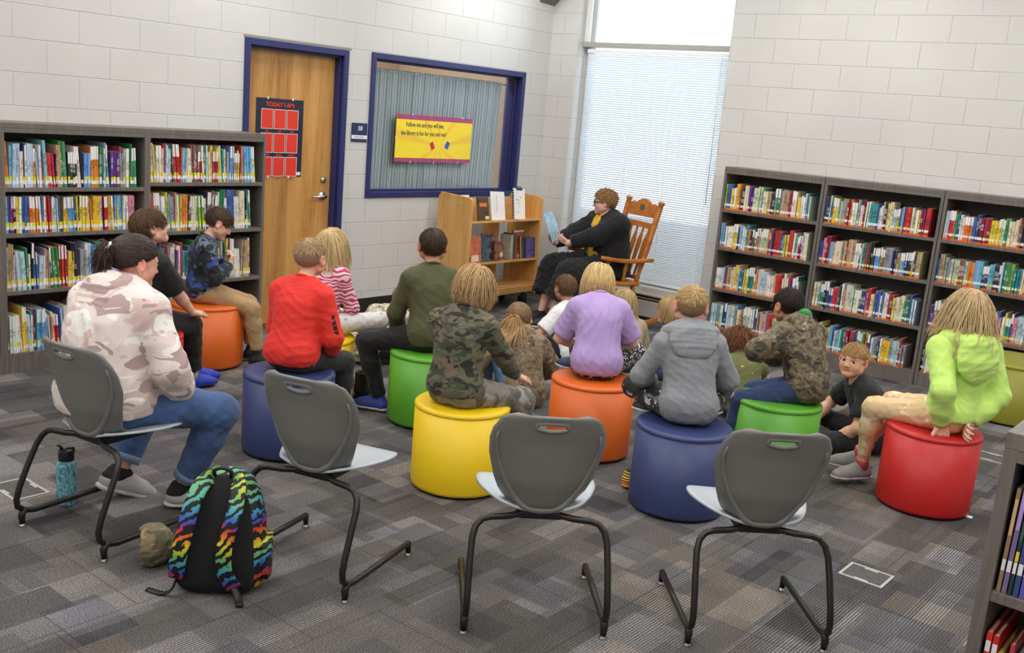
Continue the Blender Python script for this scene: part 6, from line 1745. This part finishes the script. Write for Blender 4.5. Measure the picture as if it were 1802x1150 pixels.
person('girl in a lime hoodie on the red stool, hands clasped behind her', (5.36, 1.355, SZ), 82, 1.13, False, (-4, 4, 4, 4), hips=(0, -.05, .095), head=(-24, 4, 4), twist=-34,
    armL=dict(hand=(-.145, -.06, .055), hint=(-1, -.6, 0), dir=(.15, -.25, -.95), palm=(-.7, -.7, 0), curl=.3), armR=dict(hand=(-.015, -.155, .07), hint=(1, -.8, 0), dir=(-.85, -.1, -.3), palm=(0, -.9, -.2), curl=.5), legL=dict(ank=(-.01, .38, -.325), hint=(-.2, .8, .6), fyaw=62), legR=dict(ank=(.10, .46, -.31), hint=(.15, .8, .6), fyaw=40),
    shirt=dict(mat=F_lime, name='hoodie', hem=-.02, ease=.015, hood=dict(size=1.45, w=1.35), fold=.006, band=True, seed=6), pants=dict(mat=F_tie, name='leggings', len=.86, cuff=.026, ease=.004), shoes=dict(up=(140, 138, 136), stripes=(214, 212, 210), sole=(206, 196, 198), lace=(90, 92, 100), sock=(236, 110, 116), sockh=.1),
    hair=dict(style='long', col=(206, 176, 128), tip=(226, 200, 152), under=(150, 116, 76), len=.29, z0=-.035, slope=.25, n=950, grav=.5, messy=.12, bangs=.12, flow=(.55, -.2, -1), flow_w=.45, clear=.02), skin=FAIR2)
person('boy in blue and black camo shirt, head bowed, on the far orange stool', (3.895, 5.72, SZ), -30, .98, False, (-4, 6, 10, 16), head=(0, 30, 0),
    armR=dict(hand=(.03, .17, .26), hint=(.5, -.1, -1), dir=(-.3, .3, .9), palm=(-.4, -.9, .1), curl=.9), armL=dict(hand=(-.05, .16, .27), hint=(-.5, -.1, -1), dir=(.3, .3, .9), palm=(.4, -.9, .1), curl=.9), legR=dict(ank=(.09, .36, -.345), hint=(.1, .8, .6), fyaw=-6), legL=dict(ank=(-.08, .34, -.345), hint=(-.1, .8, .6)),
    shirt=dict(mat=F_bluecamo, hem=-.05, ease=.011, fold=.007, seed=12), pants=dict(mat=F_tan, loose=1.12, cuff=.04, len=.9), shoes=dict(up=(26, 26, 30), sole=(34, 34, 36), high=.02),
    hair=dict(style='crop', col=(82, 60, 46), tip=(98, 74, 56), under=(60, 44, 34), len=.034, z0=-.012, slope=.5, n=300, lift=.35, flow=(0, 1, 0), flow_w=.4), skin=FAIR, voxel=.0048)
person('boy in a plain black tee looking up, on the red stool behind the woman', (3.10, 5.14, SZ), 14, 1.08, False, (2, 2, 4, 4), head=(-30, -12, 0), twist=-10,
    armR=dict(hand=(.13, .28, .08), hint=(.6, -.7, -.4), dir=(-.2, .95, -.1)), armL=dict(hand=(-.08, .28, .08), hint=(-.6, -.7, -.3)), legR=dict(ank=(-.01, .43, -.345), hint=(.1, .6, .8), fyaw=-20), legL=dict(ank=(-.10, .55, -.345), hint=(-.1, .6, .8), fyaw=-25),
    shirt=dict(mat=F_black, sleeve=.55, hem=-.05, ease=.012, seed=9), pants=dict(mat=F_blkpant, loose=1.15, cuff=.05, len=.86), shoes=dict(up=(40, 66, 190), sole=(24, 40, 110), lace=(30, 40, 80), sock=(226, 224, 222)),
    hair=dict(style='crop', col=(92, 66, 46), tip=(112, 80, 56), under=(64, 46, 32), len=.050, z0=-.010, slope=.46, n=900, lift=.5, flow=(0, 1, -.25), flow_w=.5, thick=.010, grav=.12), skin=FAIR, voxel=.0048)
person('girl in pink zebra-striped shirt sitting barefoot on the far yellow stool', (3.95, 4.59, SZ), 14, .96, False, (4, 6, 6, 0), head=(-14, -2, 0),
    armR=dict(hand=(.06, .22, .12), hint=(.8, -.5, -.5)), armL=dict(hand=(-.06, .22, .12), hint=(-.8, -.5, -.5)), legR=dict(ank=(-.02, .26, .045), hint=(1, .55, .12), fyaw=55), legL=dict(ank=(.14, .27, .035), hint=(-1, .5, .1), fyaw=-70), bare=True,
    shirt=dict(mat=F_zeb, hem=-.04, ease=.009, seed=14), pants=dict(mat=F_unic, name='leggings', len=.88, ease=.005),
    hair=dict(style='long', col=(214, 184, 130), tip=(230, 204, 152), under=(160, 126, 84), len=.22, z0=-.01, slope=.45, n=360, grav=.55, messy=.05, bangs=.10), skin=FAIR2)
# on the carpet
person('girl in tree-bark camo hoodie with a ponytail sitting on the carpet', (4.985, 3.81, 0), 62, 1.08, False, (12, 14, 14, 8), twist=-14, head=(-20, 24, -6), floor=0, hips=(0, 0, .085),
    armR=dict(hand=(.17, .26, .12), hint=(1, -.5, -.2)), armL=dict(hand=(-.16, .26, .16), hint=(-1, -.4, -.2)), legL=dict(ank=(-.17, .27, .075), hint=(-.3, .5, 1), fyaw=10), legR=dict(ank=(-.02, .30, .075), hint=(-.12, .5, 1)),
    shirt=dict(mat=F_tree, name='hoodie', hem=-.075, ease=.020, fold=.010, hood=dict(size=1.15), seed=15), pants=dict(mat=F_jeans3, name='jeans'), shoes=dict(up=(60, 60, 66), sole=(200, 200, 200)),
    hair=dict(style='pony', col=(96, 72, 54), tip=(176, 136, 92), under=(74, 54, 40), z0=-.03, slope=.35, tie=(-.02, -.100, -.015), tail=.36, tail_dir=(-.55, -.8, -.2), tail_grav=.40, tail_spread=.34, ntail=260, clear=.036, band=(190, 160, 110), thick=.014), skin=FAIR)
person('child in a white tee and black trousers sitting on the carpet, half hidden', (6.17, 4.28, 0), 84, 1.04, False, (4, 6, 8, 6), head=(-20, 4, 0), floor=0,
    armL=dict(hand=(-.14, .25, .20), hint=(-1, -.5, -.4), dir=(-.1, .9, .3), curl=.5), armR=dict(hand=(.14, .22, .16), hint=(1, -.5, -.4)), legL=dict(ank=(.0, .26, .06), hint=(-1, .4, .5), fyaw=-40), legR=dict(ank=(-.04, .33, .06), hint=(1, .4, .3), fyaw=40),
    shirt=dict(mat=F_white, sleeve=.5, hem=-.06, ease=.012, seed=16), pants=dict(mat=F_blkpant), shoes=dict(up=(40, 40, 44), sole=(210, 210, 210)),
    hair=dict(style='crop', col=(108, 78, 56), tip=(140, 106, 76), len=.04, z0=-.02, slope=.42, n=280, lift=.2), skin=TANNED)
person('blond child on the carpet peeping out between lavender tee and rocking chair', (6.19, 3.77, 0), 66, 1.0, False, (8, 8, 8, 2), head=(0, 2, 0), floor=0,
    armL=dict(hand=(-.1, .22, .14)), armR=dict(hand=(.1, .22, .14)), legL=dict(ank=(.06, .26, .06), hint=(-1, .4, .2)), legR=dict(ank=(-.06, .30, .06), hint=(1, .4, .2)),
    shirt=dict(mat=cloth('tan_jersey', (188, 172, 140)), sleeve=.5, hem=-.06, seed=17), pants=dict(mat=F_jeans2, name='jeans'), shoes=dict(up=(90, 90, 96), sole=(210, 210, 210)),
    hair=dict(style='long', col=(196, 166, 116), tip=(212, 184, 134), under=(150, 120, 82), len=.17, z0=-.03, slope=.3, n=330, grav=.55, messy=.05, bangs=.1), skin=FAIR2)
person('blond child in sage green tee on the carpet, face in profile towards the reader', (6.46, 3.43, 0), 118, 1.0, False, (10, 10, 8, 0), head=(0, 2, 0), floor=0,
    armL=dict(hand=(-.16, .18, .06), hint=(-.8, -.6, .1)), armR=dict(hand=(.14, .2, .1), hint=(.8, -.6, 0)), legL=dict(ank=(.04, .28, .06), hint=(-1, .5, .2)), legR=dict(ank=(-.06, .32, .06), hint=(1, .5, .2)),
    shirt=dict(mat=F_sage, sleeve=.5, hem=-.06, seed=18), pants=dict(mat=F_jeans2, name='jeans'), shoes=dict(up=(70, 70, 90), sole=(210, 210, 210)),
    hair=dict(style='bob', col=(190, 156, 106), tip=(210, 180, 130), under=(146, 112, 72), len=.13, z0=.002, slope=.62, level=-.08, bangs=.035, flow=(0, -.6, -1), flow_w=.4, n=330, grav=.55, messy=.05), skin=FAIR2, voxel=.0048)
person('child with curly auburn hair in a sequinned olive top leaning on one arm', (6.02, 2.76, 0), 40, .98, False, (20, 18, 10, 0), head=(6, 34, 0), floor=0, hips=(-.02, -.08, .10),
    armL=dict(hand=(-.17, .12, .05), hint=(-.8, -.4, .3), dir=(-.1, .9, -.3), curl=.1), armR=dict(hand=(.16, .28, .06), hint=(.8, -.4, .3)), legL=dict(ank=(.10, .24, .06), hint=(-1, .5, .1)), legR=dict(ank=(-.02, .28, .06), hint=(1, .5, .1)),
    shirt=dict(mat=F_seq, sleeve=.22, hem=-.05, seed=19), pants=dict(mat=F_blkpant), shoes=dict(up=(70, 80, 96), sole=(210, 210, 210)),
    hair=dict(style='mop', col=(112, 72, 48), tip=(150, 98, 66), under=(80, 50, 34), len=.10, z0=-.04, slope=.25, n=700, grav=.28, messy=.3, curl=.005, lift=.5, thick=.014, bangs=.1), skin=FAIR)
J = person('boy in a dark printed tee sitting on the carpet, looking towards the camera', (6.05, 1.92, 0), 128, 1.06, False, (8, 12, 12, -4), head=(50, -2, -3), floor=0, gaze=(12, 2), voxel=.0042,
    armL=dict(hand=(-.10, .27, .075), hint=(-1, -.6, .0), dir=(.2, .9, -.3), palm=(0, 0, -1), curl=.4), armR=dict(hand=(.14, .32, .10), hint=(.9, -.4, .2), curl=.4), legL=dict(ank=(.14, .28, .06), hint=(-1, .75, .06), fyaw=-60), legR=dict(ank=(.02, .40, .06), hint=(1, .6, .1), fyaw=50),
    shirt=dict(mat=F_black2, sleeve=.46, hem=-.065, ease=.012, seed=20, trim=plain('tee_trim_grey', (70, 78, 86), .8)), pants=dict(mat=F_blkpant, loose=1.15), shoes=dict(up=(40, 40, 46), sole=(200, 200, 200)),
    hair=dict(style='crop', col=(186, 146, 96), tip=(204, 166, 116), fade=(150, 116, 80), len=.034, z0=.004, slope=.60, n=320, lift=.2, flow=(0, 1, -.2), flow_w=.55), skin=(232, 178, 150), chub=1.06, brow=(150, 116, 80))
person('child in digital camo jacket slumped forward on the carpet by the black boots', (4.94, 5.20, 0), 4, 1.10, False, (46, 18, 6, -20), head=(10, 20, 0), floor=0, hips=(0, -.06, .12), girth=1.15,
    armL=dict(hand=(-.16, .34, .06), hint=(-.8, .2, .4)), armR=dict(hand=(.16, .34, .06), hint=(.8, .2, .4)), legL=dict(ank=(-.02, .26, .06), hint=(-1, .3, .1)), legR=dict(ank=(.06, .30, .06), hint=(1, .3, .1)),
    shirt=dict(mat=F_digi, name='jacket', hem=-.085, ease=.026, fold=.012, wl=.1, seed=21), pants=dict(mat=F_blkpant), shoes=dict(up=(30, 30, 32), sole=(60, 60, 60)),
    hair=dict(style='crop', col=(160, 126, 92), tip=(180, 144, 106), len=.03, z0=-.02, slope=.42, n=280, lift=.3), skin=FAIR)
# the reader
J = person('woman in black cardigan and yellow tee reading aloud in the rocking chair', (7.62, 5.06, .435), 156, 1.27, True, (-4, 5, 11, 8), head=(-30, 5, 0), hips=(0, -.06, .125), girth=1.5, shw=.142, voxel=.0050, neck_len=.85, chub=1.18,
    armL=dict(hand=(-.02, .40, .30), hint=(-.9, -.4, -.6), dir=(.35, .75, .5), palm=(.6, .2, .7), curl=.35, thumb=.9), armR=dict(hand=(.18, .40, .28), hint=(.9, -.4, -.6), dir=(-.1, .8, .55), palm=(-.5, .2, .8), curl=.35),
    legL=dict(ank=(-.09, .52, -.345), hint=(-.25, .5, .8), fyaw=-15, len=.6), legR=dict(ank=(.12, .50, -.345), hint=(.3, .5, .8), fyaw=-10, len=.6),
    shirt=dict(mat=F_ylw, name='tee', sleeve=.05, hem=.03, ease=.004, fold=.004, seed=22), pants=dict(mat=F_knit, name='culottes', loose=1.75, cuff=.10, len=.72, ease=.02, fold=.008, label='wide black culottes'), shoes=dict(up=(22, 22, 24), sole=(210, 208, 206)),
    hair=dict(style='mop', col=(150, 108, 66), tip=(200, 156, 102), under=(86, 60, 40), len=.030, z0=.006, slope=.62, n=900, grav=.05, messy=.3, curl=.003, lift=.5, thick=.008, bangs=.022), skin=(232, 180, 160), floor=-.435, gaze=(0, -15))
specs(J, plain('frame_black', (18, 18, 20), .3), .022, .0034)
# cardigan: open at the front
g, S, o = 1.5, 1.27, .022
B = Blend()
pel, wai, che, nek, shc, X, Y, Z = (J[k] for k in ('pel', 'wai', 'che', 'nek', 'shc', 'X', 'Y', 'Z'))
B.cone(pel + V3((0, -.01, -.05)), wai, .125 * S * g + o, .106 * S * g + o, .04 * S, (V3((0, 1, 0)), 1.22)); B.cone(wai, che, .106 * S * g + o, .118 * S * (g * .6 + .4) + o, .05 * S, (Y, 1.34)); B.cone(che, shc, .116 * S * (g * .5 + .5) + o, .085 * S + o, .04 * S, (Y, 1.34))
for sd in (-1, 1):
    B.cone(shc + X * sd * .07 * S, J['arms'][sd][0], .06 * S + o, .052 * S + o, .04 * S); B.cone(nek + X * sd * .02 * S, shc + X * sd * .1 * S + Z * .012 * S, .036 * S + o * .7, .034 * S + o * .7, .03 * S)
B.cut(pel + V3((0, 0, -.09)), (0, 0, -1))
B.cone(nek + Z * .1 + Y * .05, nek - Z * .02 + Y * .02, .075, .062, .006, None, False, 's')
# the opening is a wedge down the front
for k in range(9):
    u = k / 8; c = nek * (1 - u) + (pel + V3((0, .02, -.06))) * u
    B.cone(c + Y * .10 + X * .01, c + Y * .40 + X * .015, .050 - .012 * u, .066, .01, None, False, 's')
for sd in (-1, 1):
    Sx, E, W, sp = J['arms'][sd]
    B.cone(Sx, E, .060 * S + o, .050 * S + o, .04 * S); e1 = E + (W - E) * .9
    B.cone(E, e1, .050 * S + o, .032 * S + o, .02 * S, None, True)
v, f = B.mesh(.010); v = relax(v, f, 2, .4); n = vnormals(v, f); v = v + n * folds(v, 31, .008, .12)[:, None]
add_obj('cardigan', np_mesh('cardigan', v, f, F_knit), J['t'])
def chestp(u, x, off): 
    c = nek * (1 - u) + (pel + V3((0, 0, .03))) * u
    return c + X * x + Y * off
ly = MB()
for sd in (-1, 1):
    pts = [chestp(u, sd * (.055 * (1 - u) ** .8 + .004), .075 + .14 * math.sin(min(1, u * 1.25) * PI * .62)) for u in (0, .12, .25, .4, .55, .7, .82)]
    ly.tube(smooth_path(pts, 18), .0065, 6, flat=.4)
part('lanyard', ly, plain('lanyard_black', (26, 26, 30), .6), J['t'])
Wb = (pel + V3((-.03, .27, .03)))
bd = MB().box(-.03, .03, -.002, .002, -.045, .045, M=Matrix.Translation(Vector(Wb)) @ Matrix.Rotation(math.radians(-55), 4, 'X') @ Matrix.Rotation(.6, 4, 'Y'))
part('name_badge', bd, plain('badge_grey', (150, 152, 148), .3), J['t'], label='plastic name badge')
LIB = J
# ------------------------------------------------------------------ small things on the floor and in hand
bt = thing('water_bottle', 'blue marbled water bottle with a black lid standing under the chair', 'bottle', (2.085, 4.045, 0))
t = NT('marbled_enamel'); t.set(.3); v = t.coord('Object', (6, 6, 5)); n1 = t.noise(v, 1.0, 2, .45, 5.0)
r = t.ramp(n1, 0, [(.3, srgb((34, 92, 116))), (.42, srgb((70, 150, 170))), (.5, srgb((150, 206, 210))), (.56, srgb((60, 134, 156))), (.7, srgb((190, 224, 224)))]); t.l(r, 0, t.b, 'Base Color')
part('bottle_body', MB().lathe([(.036, 0), (.040, .004), (.041, .01), (.041, .17), (.040, .185), (.034, .197), (.029, .202), (.029, .207)], 36), t.m, bt)
part('lid', MB().lathe([(.0315, .203), (.033, .206), (.033, .243), (.031, .248), (.012, .249)], 30), m_black, bt)
part('lid_spout', MB().tube([(-.012, .012, .246), (-.016, .016, .262), (-.028, .024, .272)], .007, 8), m_black, bt)
part('carry_loop', MB().tube([(.03, -.01, .236), (.02, -.024, .262), (-.012, -.024, .264), (-.03, -.012, .24)], .005, 8), m_black, bt)
# camo cap lying on its side beside the backpack
F_cap = camo('cap_camo', (122, 108, 82), [((88, 84, 62), .54, 1), ((150, 132, 104), .58, 2)], 12)
cp = thing('baseball_cap', 'brown camo cap lying on the carpet against the backpack', 'cap', (2.05, 3.31, 0), math.radians(-30))
B = Blend(); B.ell((0, 0, .075), V3((.085, .095, .085))); B.ell((-.085, 0, .072), V3((.10, .078, .07)), None, .01, 's'); v, f = B.mesh(.007); v = relax(v, f, 2, .4); n = vnormals(v, f); v = v + n * folds(v, 41, .006, .09)[:, None]
add_obj('crown', np_mesh('crown', v, f, F_cap), cp)
B = Blend(); B.cone((.03, .02, .05), (.09, .06, .02), .062, .05, .02, ((.3, .2, 1), 5.0)); v, f = B.mesh(.006); add_obj('brim', np_mesh('brim', v, f, F_cap), cp)
# black boots standing by the far yellow stool
def boot(x, y, a, lb):
    t = thing('boot', lb, 'boot', (x, y, 0), a, 'pair of black boots')
    B = Blend(); B.chain([(0, -.03, .045), (0, .05, .045), (0, .12, .038)], [.040, .042, .036], .02); B.cone((0, -.03, .05), (0, -.035, .17), .042, .043, .03, None, True); B.ell((0, -.035, .19), V3((.034, .034, .05)), None, .004, 's'); B.cut((0, 0, .012), (0, 0, -1))
    v, f = B.mesh(.006); v = relax(v, f, 1, .4); add_obj('upper', np_mesh('upper', v, f, plain('boot_black', (24, 24, 27), .55, bump=.2, bscale=160)), t)
    B = Blend(); B.chain([(0, -.04, .012), (0, .05, .012), (0, .13, .012)], [.042, .042, .040], .02, ((0, 0, 1), 3.2)); B.cut((0, 0, 0), (0, 0, -1)); v, f = B.mesh(.006); add_obj('sole', np_mesh('sole', v, f, plain('boot_sole', (34, 34, 36), .8)), t)
    L_ = MB()
    for q in range(5): L_.tube([(-.022, .035 - q * .006, .085 + q * .018), (0, .052 - q * .010, .088 + q * .018), (.022, .035 - q * .006, .085 + q * .018)], .0035, 5)
    part('laces', L_, plain('boot_lace', (40, 40, 44), .8), t)
boot(4.285, 4.53, math.radians(-75), 'black lace-up boot on the carpet, nearer the boy in the olive shirt'); boot(4.25, 4.69, math.radians(-60), 'black lace-up boot on the carpet, half behind the far yellow stool')
tag(add_obj('floor_tape', MB().box(4.175, 4.30, 4.405, 4.45, 0, .0015).box(4.24, 4.275, 4.37, 4.405, 0, .0014).mesh('floor_tape', plain('tape_blue', (64, 136, 220), .6))), 'strip of bright blue tape stuck on the carpet by the blue shoe', 'tape')
# odd shoes peeping out from behind stools
F_rain = zebra('rainbow_shoe', (240, 190, 40), (30, 34, 52), 26, 1.0, 'Z', .5)
for nm, x, y, a, c, lb, mt in (('a', 4.315, 2.545, -70, (40, 44, 60), 'bright striped shoe peeping out behind the front navy stool', F_rain), ('b', 3.755, 3.475, -60, (190, 216, 50), 'lime green shoe peeping out behind the front yellow stool', None)):
    q = thing('shoe', lb, 'shoe', (x, y, 0), 0)
    o = shoe('shoe', q, V3((0, 0, .078)), math.radians(a), 0, .9, c, (226, 220, 90) if nm == 'b' else (236, 120, 50), None, mt)
    o.name = 'upper'
# the picture book held up by the reader
hl = LIB['arms'][-1][2]; hr = LIB['arms'][1][2]
Mt = LIB['t'].matrix_basis
mid = Mt @ Vector((hl + hr) / 2)
hb = thing('picture_book', 'open picture book with pale blue covers held up by the reader', 'book', (mid.x - .045, mid.y + .045, mid.z + .0), math.radians(116) - PI / 2)
# local: +y away from the reader; she holds its foot, covers outward
t = NT('pale_blue_cover'); t.set(.3); v = t.coord('Object', 22); n1 = t.noise(v, 1.0, 3); r = t.ramp(n1, 0, [(.35, srgb((140, 180, 206))), (.6, srgb((172, 206, 224))), (.75, srgb((214, 230, 236)))]); t.l(r, 0, t.b, 'Base Color'); m_pb = t.m
Rb0 = Matrix.Rotation(math.radians(-24), 4, 'X')
for sd in (-1, 1):
    Mc = Rb0 @ Matrix.Rotation(math.radians(sd * -9), 4, 'Z')
    x0, x1 = (0, .20) if sd > 0 else (-.20, 0)
    c = part('cover', MB().box(x0, x1, .0, .003, 0, .27, M=Mc), m_pb, hb, label='pale blue cover')
    part('pages', MB().box(x0 * .96, x1 * .96, -.007, -.0005, .006, .264, M=Mc), m_pb, hb)
    if sd < 0:
        for k in range(4):
            part('cover_panel', MB().box(-.155, -.095, .003, .0036, .05 + k * .052, .088 + k * .052, M=Mc), plain('cover_picture_%d' % k, [(206, 222, 230), (120, 158, 190), (226, 232, 234), (150, 190, 210)][k], .3), c)
part('spine', MB().box(-.006, .006, .001, .005, 0, .27, M=Rb0), plain('spine_midnight', (40, 50, 76), .4), hb)
